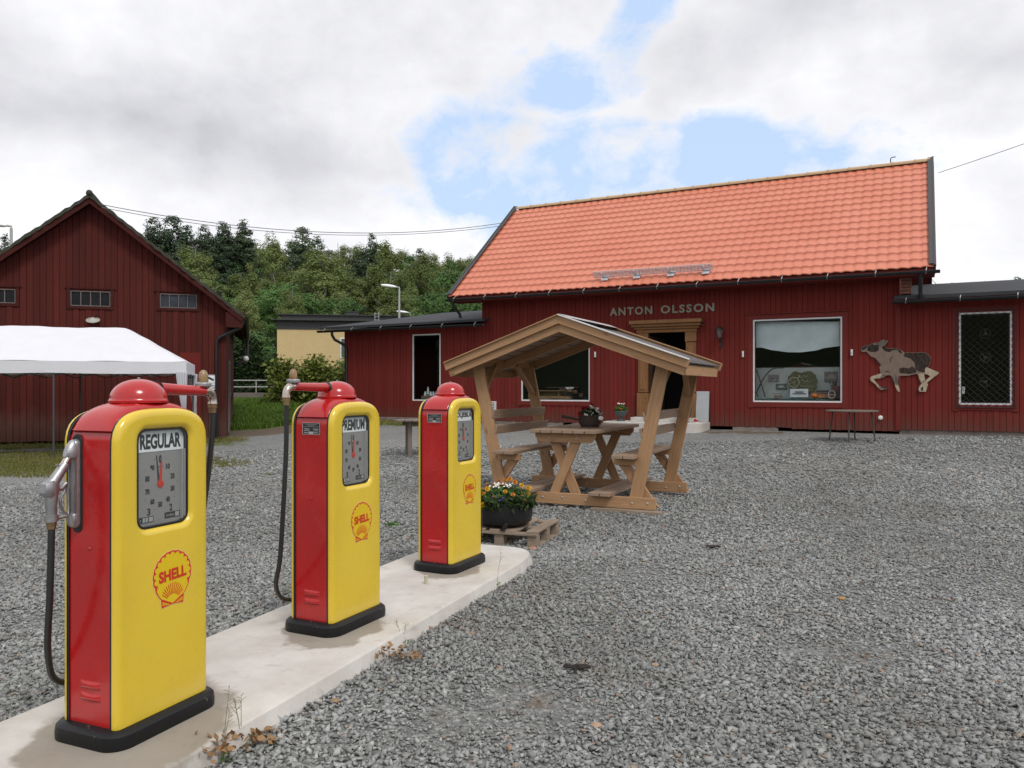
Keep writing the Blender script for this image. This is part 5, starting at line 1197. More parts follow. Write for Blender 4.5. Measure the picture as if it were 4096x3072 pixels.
urn('dark urn of orange and white flowers left of the shop doorway', -1.12, 0, 31); urn('dark urn of orange flowers right of the doorway, partly behind the shelter post', .72, 0, 32)

# ------------------------------------------------------------------ picnic shelter
SA = -R(25); SC = Vector((.692, 10.356))
def shelter():
    t = thing('picnic_shelter', 'wooden picnic shelter with pitched roof, built-in table and two facing benches', 'picnic shelter', (SC.x, SC.y, 0.0), SA)
    D = 1.75; yf = 0.0; up = (0, 0, 1)
    def bm(name, p0, p1, w_, h, m='pine', **k):
        b = MB(); b.beam(p0, p1, w_, h, **k); return b.build(name, M[m], t, bevel=.004)
    for fr, y in ((0, 0.0), (1, D)):
        o = bm('base_beam', (-1.22, y, .125), (1.22, y, .125), .048, .145)
        for x in (-1.12, -.92, -.30, -.02, .30, .92, 1.12): b = MB(); b.lathe([(.013, 0), (.013, .006), (.006, .012)], 8, (x, y - .024, .125 + random.uniform(-.02, .02)), Matrix.Rotation(R(90), 3, 'X')); b.build('bolt', M['steel'], o)
        for sx in (-1, 1):
            yo = y + .049
            bm('post', (sx * .93, yo, .09), (sx * 1.325, yo, 1.98), .048, .165, up=(0, 1, 0)) if False else None
            b = MB(); b.beam((sx * .93, yo, .07), (sx * 1.325, yo, 1.99), .165, .048, up=(0, 1, 0)); b.build('post', M['pine'], t, bevel=.004)
            b = MB(); b.beam((sx * 1.16, yo + .049, .075), (sx * .74, yo + .049, .66), .125, .048, up=(0, 1, 0), cut0=((0, 0, .075), (0, 0, 1)), cut1=((0, 0, .66), (0, 0, 1))); b.build('bench_strut', M['pine'], t, bevel=.004)
            b = MB(); b.beam((sx * .66, yo + .0, .64), (sx * 1.05, yo + .0, .64), .045, .09); b.build('bench_support', M['pine'], t, bevel=.004)
        for sx in (-1, 1):
            yy = y + (.049 if sx > 0 else .098)
            b = MB(); b.beam((sx * .205 - .02, yy, .975), (-sx * .19 - .02, yy, .07), .128, .045, up=(0, 1, 0), cut0=((0, 0, .975), (0, 0, 1)), cut1=((0, 0, .07), (0, 0, 1))); b.build('table_leg', M['pine'], t, bevel=.004)
        b = MB(); yy = y - .002
        b.prism([(-.42, .985), (.42, .985), (.42, .93), (.36, .86), (-.36, .86), (-.42, .93)], 0, .045, lambda x, z, h: Vector((x, yy - .0 - h + .045, z))); o = b.build('table_bearer', M['pine'], t, bevel=.004); planar_uv(o, False)
        for x in (-.22, .17): b = MB(); b.lathe([(.012, 0), (.012, .006), (.006, .01)], 8, (x, y - .002, .925), Matrix.Rotation(R(90), 3, 'X')); b.build('bolt', M['steel'], o)
    for k in range(6):
        x = -.385 + k * .154; b = MB(); b.beam((x, -.11, 1.008), (x, D + .19, 1.008), .141, .045); b.build('tabletop_plank', M['pine_grey'], t, bevel=.006)
    for sx in (-1, 1):
        for k in range(2):
            b = MB(); x = sx * (.755 + k * .155); b.beam((x, -.15, .708), (x, D + .18, .708), .143, .045); b.build('seat_plank', M['pine_grey'], t, bevel=.006)
            b = MB(); x = sx * (.45 + k * .15); b.beam((x, -.15, .222), (x, D + .12, .222), .138, .045); b.build('footrest_plank', M['pine_grey'], t, bevel=.006)
        for z in (1.005, 1.215):
            fx = .93 + (z - .07) / 1.92 * .395 - .10; b = MB(); b.beam((sx * fx, .022, z), (sx * fx, D + .11, z), .03, .12, up=(sx * -.2, 0, 1)); b.build('backrest_plank', M['pine_grey'], t, bevel=.004)
        # top plate along the posts with knee braces
        b = MB(); b.beam((sx * 1.30, -.10, 1.955), (sx * 1.30, D + .25, 1.955), .045, .12); b.build('wall_plate', M['pine'], t, bevel=.004)
        for y0, y1 in ((.06, .56), (D + .03, D - .48)):
            b = MB(); b.beam((sx * 1.225, y0, 1.47), (sx * 1.285, y1, 1.92), .045, .075, up=(sx, 0, 0)); b.build('knee_brace', M['pine'], t, bevel=.003)
    # roof
    AP = 2.455; EX = 1.63; EZ_ = 1.875; y0, y1 = -.22, D + .17
    def rafter(name, y, dz, h, w_=.045, ex=EX, m='pine'):
        for sx in (-1, 1):
            b = MB(); sl = (AP - EZ_) / EX
            b.beam((0, y, AP + dz), (sx * ex, y, AP + dz - sl * ex), w_, h, up=(0, 0, 1), cut0=((0, 0, 0), (1, 0, 0))); b.build(name, M[m], t, bevel=.003)
    rafter('rafter', y0 + .045, -.085, .125); rafter('rafter', y1 - .045, -.085, .125); rafter('rafter', (y0 + y1) / 2, -.09, .11)
    rafter('bargeboard', y0, .01, .105, .028, EX + .05); rafter('bargeboard', y1, .01, .105, .028, EX + .05)
    for sx in (-1, 1):
        sl = (AP - EZ_) / EX
        for k in range(9):
            x = sx * (.10 + k * .180); b = MB(); zc = AP - .018 - sl * abs(x); b.beam((x, y0 + .02, zc), (x, y1 - .02, zc), .17, .018, up=(sx * sl, 0, 1)); b.build('roof_board', M['pine_grey'], t)
        b = MB(); xx = sx * (EX - .01); b.beam((xx, y0 + .07, AP - .085 - sl * abs(xx)), (xx, y1 - .07, AP - .085 - sl * abs(xx)), .028, .12); b.build('eave_board', M['pine'], t, bevel=.003)
        b = MB(); L = []; ny = int((y1 - y0 - .08) / .076 * 6)
        for x in (.0, EX + .03):
            L.append([Vector((sx * x, y0 + .045 + (y1 - y0 - .09) * i / ny, AP + .022 - sl * x + .009 * math.sin(2 * math.pi * i / 6))) for i in range(ny + 1)])
        b.loops(L, False); o = b.build('roof_sheet', M['sheet'], t, smooth=80, fix=False)
        md = o.modifiers.new('solid', 'SOLIDIFY'); md.thickness = .002
        for y in (y0, y1):
            b = MB(); b.beam((0, y, AP + .069), (sx * (EX + .055), y, AP + .069 - sl * (EX + .055)), .085, .014); b.build('verge_trim', M['white'] if sx > 0 and y == y0 else M['pine'], t)  # front right trim is white: the sky's reflection is put into its colour
    b = MB(); b.add([(-.14, y0, AP + .03), (0, y0, AP + .085), (.14, y0, AP + .03), (-.14, y1, AP + .03), (0, y1, AP + .085), (.14, y1, AP + .03)], [(0, 1, 4, 3), (1, 2, 5, 4)]); b.build('ridge_flashing', M['steel'], t, fix=False)
M['sheet'] = simple('grey_corrugated_sheet', (0.13, 0.115, 0.115), 0.45, 0.3, 0.2, 5)
M['steel'] = simple('galvanised_trim', (0.50, 0.51, 0.53), 0.35, 0.5, 0.15, 10)
shelter()
def on_sh(x, y, z): c_, s_ = math.cos(SA), math.sin(SA); return Vector((SC.x + x * c_ - y * s_, SC.y + x * s_ + y * c_, z))
wp_ = thing('levelling_plank', 'grey loose plank wedged under the near right corner of the shelter', 'plank', on_sh(.82, -.06, .024), SA - R(2)); wp_.rotation_euler = (0, 0, SA - R(2))
b = MB(); b.beam((-.42, 0, 0), (.50, 0, 0), .16, .045); b.build('plank', M['pallet'], wp_, bevel=.004)
# pan of flowers on the table
fp = thing('flower_pan', 'dark brown long-handled pan of red and white flowers on the picnic table', 'flower pan', on_sh(.10, .72, 1.0315), SA)
b = MB(); b.lathe([(.13, 0), (.13, .03), (.135, .035), (.152, .035), (.158, .15), (.168, .152), (.168, .168), (.150, .168), (.148, .12), (.01, .12)], 28); b.build('pan', simple('brown_iron_pan', (0.045, 0.025, 0.018), .5, .2, .35, 8), fp, smooth=40)
b = MB(); b.tube([(-.155, -.02, .10), (-.26, -.03, .122), (-.40, -.045, .148)], [.014, .017, .022], 8); b.build('handle', bpy.data.materials['brown_iron_pan'], fp, smooth=50)
foliage(fp, .15, .15, .13, .13, 700, .03, M['leaf_dark'], 'foliage', 1.8); random.seed(12)
bloom(fp, 'white_bloom', M['petal_white'], [(.02, -.10, .22), (.08, -.13, .19), (.13, -.06, .215), (.05, -.03, .265), (.10, 0, .25), (.16, -.02, .18), (-.01, -.14, .18), (.18, -.07, .13), (.02, -.02, .29)], .040, petals=5, layers=1, tilt=.3)
bloom(fp, 'red_bloom', M['petal_red'], [(-.12, -.10, .19), (-.14, -.06, .18), (-.10, -.13, .175), (-.05, .0, .26), (-.10, .02, .24), (0, .05, .30), (-.13, .03, .25)], .038, petals=8, layers=3, tilt=.7)

# ------------------------------------------------------------------ tables in the yard
rt = thing('round_table', 'round thin-topped table with grey pipe legs under the big display window', 'table', (7.95, 18.42, .30), R(14), 'yard tables')
b = MB(); b.lathe([(.55, .705), (.575, .715), (.575, .735), (.56, .74)], 40); b.build('tabletop', M['oldwood'], rt, smooth=40)
for k in range(4):
    a = R(45 + 90 * k); b = MB(); b.tube([(.42 * math.cos(a), .42 * math.sin(a), .71), (.50 * math.cos(a), .50 * math.sin(a), -.005)], .017, 8); b.build('leg', M['rustpipe'] if 'rustpipe' in M else M.setdefault('rustpipe', simple('rusty_grey_pipe', (0.10, 0.08, 0.07), .6, .3, .4, 8)), rt, smooth=60)
lt = thing('plank_table', 'oval weathered plank table behind the far pump', 'table', (-1.88, 17.35, .02), R(20), 'yard tables')
b = MB(); 
for k in range(10):
    x = -.63 + k * .14; hh = .52 * math.sqrt(max(.05, 1 - (x / .74) ** 2)); b.beam((x, -hh, .835), (x, hh, .835), .13, .03)
b.build('tabletop', M['oldwood'], lt, bevel=.004)
for x, y in ((-.36, .30), (-.42, -.18), (.42, .28), (.42, -.24)):
    b = MB(); b.beam((x, y, .82), (x, y, -.01), .085, .085); b.build('leg', M['oldwood'], lt)
b = MB(); b.bb((-.48, -.24, .72), (.48, -.20, .815)); b.bb((-.48, .26, .72), (.48, .30, .815)); b.build('apron', M['oldwood'], lt)

# ------------------------------------------------------------------ barn
BG = Vector((-.949, -.3157)).normalized(); BO = Vector((-8.35, 23.0))
brn = thing('barn', 'old dark red barn gable with mossy roof edge and three small high windows', 'barn', (BO.x, BO.y, 0), math.atan2(-BG.y, -BG.x))
# local x to the right along the gable (negative = leftwards), local y = back
def bz(x): u_ = -x; return 6.95 - .80 * abs(u_ - 3.5) - .28
BW = [(-1.76, -.80, 3.84, 4.24), (-4.02, -3.05, 3.82, 4.24), (-6.35, -5.36, 3.84, 4.22)]
b = MB(); random.seed(9); siding(b, -7.0, 0.0, 0.10, bz, BW, 0.0, pitch=.16, gap=.012, alt=.014); b.build('wall', M['barnwall'], brn, fix=False)
b = MB()
for x in (-7.0, -.12): b.bb((x, .12, .05), (x + .12, 11, 4.0))
b.prism([(-7, .05), (0, .05), (0, 3.95), (-3.5, 6.75), (-7, 3.95)], 10.9, 11.0, lambda x, z, h: Vector((x, h, z))); b.build('rear_wall', M['barnwall'], brn)
b = MB(); b.bb((-6.85, 1.2, 3.4), (-.15, 1.22, 4.5)); b.bb((-6.85, .15, 3.3), (-.15, 1.3, 3.33)); b.build('interior', M['interior'], brn)
M['barnroof'] = simple('mossy_old_roof', (0.055, 0.048, 0.042), .9, 0, .5, 3, .8, c2=(0.030, 0.034, 0.016))
for sx in (-1, 1):
    b = MB(); ex = 4.02; sl = .80; n = 34; random.seed(40 + sx); L = []
    rr2 = [-.42 + random.uniform(-.035, .035) for _ in range(n + 1)]
    for i in range(n + 1):
        u_ = ex * i / n; zt = 6.84 - sl * u_ + (.028 if i % 2 else 0); L.append([Vector((-3.5 + sx * u_, rr2[i], zt - .09)), Vector((-3.5 + sx * u_, rr2[i], zt + random.uniform(0, .03))), Vector((-3.5 + sx * u_, 11.4, zt)), Vector((-3.5 + sx * u_, 11.4, zt - .09))])
    b.loops(L, True, True, True); b.build('roof', M['barnroof'], brn)
    b = MB(); b.beam((-3.5, -.37, 6.69), (-3.5 + sx * 3.98, -.37, 6.69 - .8 * 3.98), .04, .13, cut0=((-3.5, 0, 0), (1, 0, 0))); b.beam((-3.5, -.18, 6.71), (-3.5 + sx * 3.98, -.18, 6.71 - .8 * 3.98), .36, .02, cut0=((-3.5, 0, 0), (1, 0, 0))); b.build('bargeboard', M['barntrim'], brn)
b = MB(); b.beam((.24, -.1, 3.62), (.24, 11, 3.62), .46, .02, up=(.6, 0, 1)); b.beam((.50, -.38, 3.72), (.50, 11, 3.72), .03, .20); b.bb((.0, -.36, 3.30), (.46, -.33, 3.74)); b.build('eave_boarding', M['barntrim'], brn)
b = MB(); b.tube([(-3.5, -.44, 6.86), (-3.5, .2, 6.87), (-3.5, 11.3, 6.86)], [.085, .09, .09], 10); b.ball((-3.5, -.42, 6.88), .085, 10); b.build('ridge_cap', M['barnroof'], brn, smooth=50)
M['barnpane'] = simple('dark_dusty_pane', (0.012, 0.013, 0.015), .25, 0, .5, 6, 0, spec=.25); M['bluepane'] = simple('bluish_dusty_pane', (0.05, 0.058, 0.075), .25, 0, .5, 4, 0, spec=.25)
for k, (x0, x1, z0, z1) in enumerate(BW):
    b = frame_mb(x0 - .01, x1 + .01, z0, z1, .022, -.035, .04)
    for j in (1, 2, 3): xx = x0 + (x1 - x0) * j / 4; b.bb((xx - .010, -.03, z0 + .022), (xx + .010, .02, z1 - .022))
    w_ = b.build('window', simple('flaking_grey_frame', (0.20, 0.17, 0.16), .8, 0, .5, 20) if k == 0 else bpy.data.materials['flaking_grey_frame'], brn)
    b = MB(); b.quad((x0, 0.01, z0), (x1, 0.01, z0), (x1, 0.01, z1), (x0, 0.01, z1)); b.build('pane', M['barnpane'] if k else M['bluepane'], w_)
    b = MB(); b.bb((x0 - .10, -.06, z0 - .08), (x0 - .012, -.03, z1 + .06)); b.bb((x1 + .012, -.06, z0 - .08), (x1 + .10, -.03, z1 + .06)); b.bb((x0 - .012, -.06, z0 - .08), (x1 + .012, -.03, z0 - .005)); b.bb((x0 - .16, -.07, z1 + .055), (x1 + .16, -.025, z1 + .085)); b.build('window_trim', M['barntrim'], w_)
b = MB(); b.bb((-1.26, -.055, .15), (-.69, -.04, 2.57)); b.build('hatch', simple('newer_red_panel', (0.14, 0.022, 0.018), .8, 0, .1, 3, spec=.1), brn)
b = MB(); b.tube([(.50, -.30, 3.62), (.46, -.32, 3.42), (.40, -.24, 3.30), (-.18, -.12, 3.02), (-.25, -.10, 2.92), (-.25, -.10, .1)], .05, 10); b.build('downpipe', M['gutter'], brn, smooth=50)
b = MB(); b.tube([(.55, 10.6, 3.6), (.55, 10.6, 2.9), (.50, 10.5, 2.7), (.1, 10.3, 2.45)], .06, 8); b.build('downpipe', M['gutter'], brn, smooth=50)
b = MB(); L = [[Vector((.58 + .07 * math.cos(R(a)), y, 3.66 + .07 * math.sin(R(a)))) for a in range(180, 361, 20)] for y in (-.42, 11.3)]; b.loops(L, False); b.build('gutter', M['gutter'], brn, fix=False)
b = MB(); b.bb((.01, 1.6, .15), (.05, 3.0, 2.4)); b.bb((.05, 1.7, .3), (.07, 1.8, 2.3)); b.bb((.05, 1.7, 1.3), (.075, 2.9, 1.4)); dd = b.build('door', M['oldwood'], brn)
b = MB(); b.tube([(.08, 1.8, 1.15), (.13, 1.8, 1.2), (.13, 1.8, 1.4), (.08, 1.8, 1.45)], .015, 6); b.build('handle', M['gutter'], dd)
def onb(x, y, z): return Vector((BO.x - BG.x * x + (.3157 * 0) - 0, 0, z)) if False else Vector((BO.x + (-BG.x) * x + BG.y * y, BO.y + (-BG.y) * x + (-BG.x) * y, z))
BR = math.atan2(-BG.y, -BG.x)
bl = thing('barn_lamp', 'round grey enamel lamp on the barn gable below the middle window', 'barn lamp', onb(-3.47, -.03, 3.40), BR)
b = MB(); b.tube([(.08, 0, .16), (.08, -.08, .16), (.06, -.15, .10)], .015, 6); b.build('bracket', M['gutter'], bl)
b = MB(); Rm = Matrix.Rotation(R(28), 3, 'X'); b.lathe([(.03, .08), (.05, .06), (.175, .015), (.18, 0.0), (.165, .004), (.04, .04)], 24, (0.02, -.17, .02), Rm); b.build('shade', simple('grey_enamel_shade', (0.42, 0.41, 0.37), .35, 0, .15, 10), bl, smooth=50)
b = MB(); b.lathe([(.035, .04), (.04, 0), (.038, -.06), (.02, -.085), (.001, -.09)], 12, (0.02, -.17, .02), Rm); b.build('bulb_glass', M['white'], bl, smooth=50)
b2 = thing('globe_lamp', 'small white globe lamp under the far end of the barn eave', 'globe lamp', onb(.10, 8.4, 2.70), BR)
b = MB(); b.tube([(0, 0, .12), (.22, 0, .14), (.36, 0, .10)], .014, 6); b.build('arm', M['gutter'], b2); b = MB(); b.ball((.40, 0, -.02), .12, 14); b.build('globe', M['white'], b2, smooth=60)
sn_ = thing('surveillance_sign', 'white video surveillance sign with black camera symbol on the barn wall', 'sign', onb(-.41, -.055, 1.50), BR)
b = MB(); b.bb((-.135, -.012, 0), (.135, 0, .43)); b.build('sign_board', M['plate_white'], sn_)
b = MB(); b.prism([(-.10, .33), (.05, .26), (.09, .30), (-.06, .38)], .0125, .015, lambda x, z, h: Vector((x, -h, z))); b.prism([(.0, .27), (.06, .245), (.09, .27), (.05, .255)], .0125, .015, lambda x, z, h: Vector((x, -h, z))); b.build('camera_symbol', M['ink'], sn_)
b = frame_mb(-.13, .13, .19, .42, .007, -.015, -.0125); b.build('blue_border', simple('sign_blue', (0.05, 0.07, 0.30), .5), sn_)
text_obj('Video', 'lettering', M['ink'], sn_, (.01, -.0125, .125), .20, .055, .002, 0, .01); text_obj('ning', 'lettering', M['ink'], sn_, (.04, -.0125, .055), .13, .055, .002, 0, .01)

# ------------------------------------------------------------------ canopy tent in front of the barn
TO = Vector((-7.65, 18.5)); tn = thing('canopy_tent', 'white pop-up canopy tent standing in front of the barn', 'tent', (TO.x, TO.y, 0.0), BR)
TL, TD = 5.7, 3.0; zt, zb = 2.15, 1.905
b = MB(); L = []
# roof: hipped with slightly sagging faces
def tz(x, y):
    u_ = min(-x, TL + x) / 1.45; v_ = min(y, TD - y) / 1.5; m_ = max(0, min(u_, v_, 1)); return zt + .02 + .86 * (m_ ** 1.04)
nx_, ny_ = 57, 30
for j in range(ny_ + 1):
    L.append([Vector((-TL + TL * i / nx_, TD * j / ny_, tz(-TL + TL * i / nx_, TD * j / ny_) + .010 * math.sin(i * 1.1 + j * .5) * math.sin(j * .6) + .012 * math.sin(i * .35 - j * .8))) for i in range(nx_ + 1)])
b.loops(L, False); b.build('roof_cloth', M['cloth_white'], tn, smooth=25, fix=False)
b = MB(); n = 40
def val(p0, p1):
    rows = []
    for zz, o_ in ((zt + .02, 0), (zt - .05, .004), (zt - .15, .0), (zb, .008)):
        rows.append([Vector((p0[0] + (p1[0] - p0[0]) * i / n, p0[1] + (p1[1] - p0[1]) * i / n, zz - (.02 * math.sin(math.pi * (i / n * 2 % 1)) if zz < zt else 0)))
                     + Vector((p1[1] - p0[1], -(p1[0] - p0[0]), 0)).normalized() * (o_ * math.sin(i * 1.3)) for i in range(n + 1)])
    b.loops(rows, False)
val((-TL, 0), (0, 0)); val((0, 0), (0, TD)); val((0, TD), (-TL, TD)); val((-TL, TD), (-TL, 0)); b.build('valance', M['cloth_white'], tn, smooth=80, fix=False)
M['tentframe'] = simple('grey_tent_frame', (0.10, 0.10, 0.105), .45, .5, .2, 6)
for x in (-TL + .04, -2.76, -.04):
    for y in (.04, TD - .04): b = MB(); b.beam((x, y, -.02 + .12 * (y > 1)), (x, y, zt - .06), .034, .034, up=(0, 1, 0)); b.box((x, y, .03), (.07, .07, .012)); b.build('leg', M['tentframe'], tn)
b = MB()
for y in (.05, TD - .05):
    k = 0
    for x in np.linspace(-TL + .05, -.05, 9)[:-1]:
        dx = (TL - .1) / 8; z_a, z_b = (2.04, 1.815) if k % 2 == 0 else (1.815, 2.04); b.tube([(x, y, z_a), (x + dx, y, z_b)], .011, 4); b.tube([(x, y, z_b), (x + dx, y, z_a)], .011, 4); k += 1
for x in (-TL + .05, -2.76, -.05):
    for k in range(4): y = .05 + k * .725; b.tube([(x, y, 2.10), (x, y + .725, 1.88)], .011, 4); b.tube([(x, y, 1.88), (x, y + .725, 2.10)], .011, 4)
b.build('truss_frame', M['tentframe'], tn)
def drape(x, y, w_, tie, zb_):
    b = MB(); L = []
    for zz, ww, sh_ in ((1.93, w_, 0), (1.5, w_ * .75, .02), (1.1, w_ * .42, .05), (.8, w_ * .5, .05), (zb_, w_ * .8, .06)):
        L.append([Vector((x + tie * sh_ + ww * (i / 14 - .5), y + .03 * math.sin(i * 2.1), zz)) for i in range(15)])
    b.loops(L, False); b.build('corner_curtain', M['cloth_white'], tn, smooth=80, fix=False)
drape(-.10, -.03, .26, 1, .35); drape(-.06, TD + .03, .26, 1, .4)

# ------------------------------------------------------------------ background buildings, fence, lamps, wires
yb = thing('yellow_building', 'yellow brick building with flat black roof behind the bush', 'building', (-17.9, 60, 1.0), R(9))
b = MB(); b.bb((0, 0, -1), (14, 9, 4.95)); b.build('wall', M['brick_yellow'], yb)
b = MB(); b.bb((-.02, -.05, 4.96), (14.1, 9.1, 5.62)); b.bb((-.4, -.45, 5.62), (14.4, 9.4, 5.70)); b.bb((.3, 0, 5.70), (14.0, 9, 6.05)); b.bb((.0, -.15, 6.05), (14.3, 9.2, 6.12)); b.build('roof', M['darkgrey'], yb)
b = MB(); b.bb((5.0, 3, 6.12), (6.0, 3.8, 6.62)); b.bb((4.95, 2.95, 6.62), (6.05, 3.85, 6.68)); b.build('chimney', M['darkgrey'], yb)
b = MB()
for x in (7.35, 7.65): b.tube([(x, -.5, 5.3), (x, -.5, 6.3)], .03, 5)
for k in range(4): b.tube([(7.35, -.5, 5.45 + k * .25), (7.65, -.5, 5.45 + k * .25)], .02, 4)
b.build('roof_ladder', M['steel'], yb)
b = frame_mb(4.55 + .15, 5.35 + .15, 2.75, 4.35, .10, -.06, .05); 
b.v = [(x - .0, y, z) for x, y, z in b.v]; yw = b.build('window', M['white'], yb); b = MB(); b.quad((4.8, -.02, 2.85), (5.4, -.02, 2.85), (5.4, -.02, 4.25), (4.8, -.02, 4.25)); b.build('pane', simple('dark_pane', (0.10, 0.11, 0.12), .1), yw)
rs = thing('small_shed', 'small red shed half hidden behind the bush', 'shed', (-15.4, 48, .9), R(5))
b = MB(); b.bb((0, 0, 0), (2.6, 2, 1.55)); b.build('wall', M['redwall'], rs); b = MB(); b.add([(-.15, -.2, 1.55), (2.75, -.2, 1.55), (2.75, 2.2, 1.75), (-.15, 2.2, 1.75), (-.15, -.2, 1.62), (2.75, -.2, 1.62), (2.75, 2.2, 1.82), (-.15, 2.2, 1.82)], [(0, 3, 2, 1), (4, 5, 6, 7), (0, 1, 5, 4), (1, 2, 6, 5), (2, 3, 7, 6), (3, 0, 4, 7)]); b.build('roof', M['felt'], rs)
b = frame_mb(.55, 1.25, .55, 1.15, .08, -.04, .02); b.build('window', M['white'], rs)
cw = thing('retaining_wall', 'low grey concrete wall along the top of the lawn', 'low wall', (-15.5, 40.2, 0), R(-3))
b = MB(); b.bb((-1, 0, .4), (8.5, .25, 1.27)); b.build('wall', simple('weathered_concrete_wall', (0.22, 0.19, 0.165), .9, 0, .35, 2), cw)
rl = thing('railing', 'pale metal two-rail fence above the low concrete wall', 'railing', (-15.5, 40.9, 0), R(-3))
for z in (1.90, 1.56): b = MB(); b.tube([(-1, 0, z), (8, 0, z)], .028, 8); b.build('rail', M['grey_light'], rl)
for k in range(5): b = MB(); b.tube([(.4 + k * 1.85, 0, 1.0), (.4 + k * 1.85, 0, 1.93)], .026, 8); b.build('post', M['grey_light'], rl)
def street_lamp(lbl, x, y, z0, ztop, rz, grp='street lamps'):
    t_ = thing('street_lamp', lbl, 'street lamp', (x, y, z0), rz, grp); h = ztop - z0
    b = MB(); b.tube([(0, 0, 0), (0, 0, h - .1)], [.09, .055], 10); b.tube([(0, 0, h - .1), (0, 0, h), (-.25, 0, h + .03)], .045, 8); b.build('pole', M['grey_light'], t_, smooth=50)
    b = MB(); L = []
    for x_, w_, zz, hh in ((-.18, .07, .02, .05), (-.35, .13, .03, .11), (-.75, .16, .07, .13), (-1.05, .13, .10, .10), (-1.15, .05, .12, .04)):
        L.append([Vector((x_, w_ * math.cos(R(a)), h + zz + hh * math.sin(R(a)) * (1 if a < 180 else .6))) for a in range(0, 360, 30)])
    b.loops(L, True, True, True); b.build('lamp_head', M['plate_white'], t_, smooth=50)
    return t_
p = at(1597, 1150, 50); street_lamp('tall grey street lamp with white head beyond the low left wing', p.x, 50, 1, p.z, R(10))
p = at(1641, 1252, 67); street_lamp('smaller more distant street lamp just right of the tall one', p.x, 67, 2, p.z, R(10))
p = at(45, 905, 32); street_lamp('street lamp with white head rising behind the left barn roof', p.x, 32, 0, p.z, R(0))
def wire(name, lbl, P_, r, sub=None):
    P_ = [Vector(q) for q in P_]; t_ = None; b = MB(); pts = []
    for i in range(31):
        u_ = i / 30; a = [P_[0].lerp(P_[1], u_ * 1.0), P_[1].lerp(P_[2], u_)]; pts.append(a[0].lerp(a[1], u_))
    b.tube(pts, r, 5); o = b.build(name, M['gutter'] if False else M['wire'], None, smooth=60); tag(o, lbl, 'overhead wire', 'overhead wires'); return o
M['wire'] = simple('grey_cable', (0.14, 0.14, 0.15), .6)
A_ = at(404, 818, 21.4); B_ = onshop(-6.95, 3.2, 7.55)
mid = (A_ + B_) / 2
wire('overhead_wire', 'upper strand of the cable sagging between barn gable and shop roof', [A_, Vector((mid.x, mid.y, at(1380, 1000, mid.y).z)), B_], .011)
wire('overhead_wire', 'lower strand of the cable sagging between barn gable and shop roof', [A_ + Vector((.02, 0, -.08)), Vector((mid.x - .4, mid.y, at(1480, 1006, mid.y).z)), B_ + Vector((0, 0, -.10))], .009)
A_ = onshop(6.95, 3.6, 7.72); B_ = onshop(20, 6, 12.6); mid = (A_ + B_) / 2
wire('overhead_wire', 'thin cable rising to the right from the shop roof gable', [A_, mid + Vector((0, 0, -.55)), B_], .009)
pv = sthing('ridge_hook', 'tiny dark bent hook on the roof ridge near the right end', 'hook', 5.7, 4.0, 8.26); b = MB(); b.tube([(0, 0, 0), (0, 0, .13), (.03, 0, .17), (.14, 0, .17)], .014, 6); b.build('hook', M['gutter'], pv)

# ------------------------------------------------------------------ trees
def env_tree(kind, H, seed):
    rg = np.random.default_rng(seed); C_ = []; S_ = []; O_ = []
    def clump(c_, n, sp, sz, axis):
        p = rg.normal(size=(n, 3)); p /= np.linalg.norm(p, axis=1, keepdims=True); q = p * (0.55 + .55 * rg.random((n, 1)))
        C_.append(np.array(c_) + q * np.array(sp)); S_.append(np.full(n, sz)); o = p * .9 + np.array(axis) * .6; O_.append(o / np.linalg.norm(o, axis=1, keepdims=True))
    if kind == 'pine':
        z = H * .24; 
        while z < H * .985:
            u_ = (z / H - .24) / .745; rad = H * (.185 * (1 - u_) ** .6 + .016)
            nb = max(3, int(9 * (1 - u_) + 3))
            a0 = rg.random() * 6.28
            for k in range(nb):
                if rg.random() < .18: continue
                a = a0 + 6.283 * k / nb + rg.normal() * .3; L = rad * (.55 + .75 * rg.random())
                for f_ in ((.35, .65, .95) if u_ < .8 else (.6,)):
                    c_ = (L * f_ * math.cos(a), L * f_ * math.sin(a), z + L * f_ * (.12 + .3 * u_) + rg.normal() * H * .006)
                    clump(c_, 44, (H * .036, H * .036, H * .018), H * .0100, (math.cos(a) * .5, math.sin(a) * .5, .9))
            z += H * (.042 - .016 * u_)
    else:
        nb = 75 if kind != 'birch' else 95
        zc, rh, rz_ = (.59, .19, .39) if kind == 'birch' else (.57, .26, .37)
        for k in range(nb):
            d = rg.normal(size=3); d /= np.linalg.norm(d); r = (.45 + .5 * rg.random() ** .6)
            taper = 1 - .45 * max(0, d[2]) if kind == 'birch' else 1
            c_ = np.array([d[0] * rh * r * taper, d[1] * rh * r * taper, zc + d[2] * rz_ * r]) * H + rg.normal(size=3) * H * .015
            k_ = .7 + .6 * rg.random(); w_ = (.046, .046, .050) if kind == 'birch' else (.062, .062, .042)
            clump(c_, 150, np.array(w_) * H * k_, H * (.0088 if kind == 'birch' else .0112), (d[0] * .6, d[1] * .6, .5 + d[2] * .5))
            if kind == 'birch' and d[2] < .3: clump(c_ - np.array([0, 0, H * .05]), 45, (H * .02, H * .02, H * .05), H * .010, (d[0], d[1], .2))
    C_ = np.concatenate(C_); return C_, np.concatenate(S_) * (0.65 + .7 * rg.random(len(C_))), np.concatenate(O_)
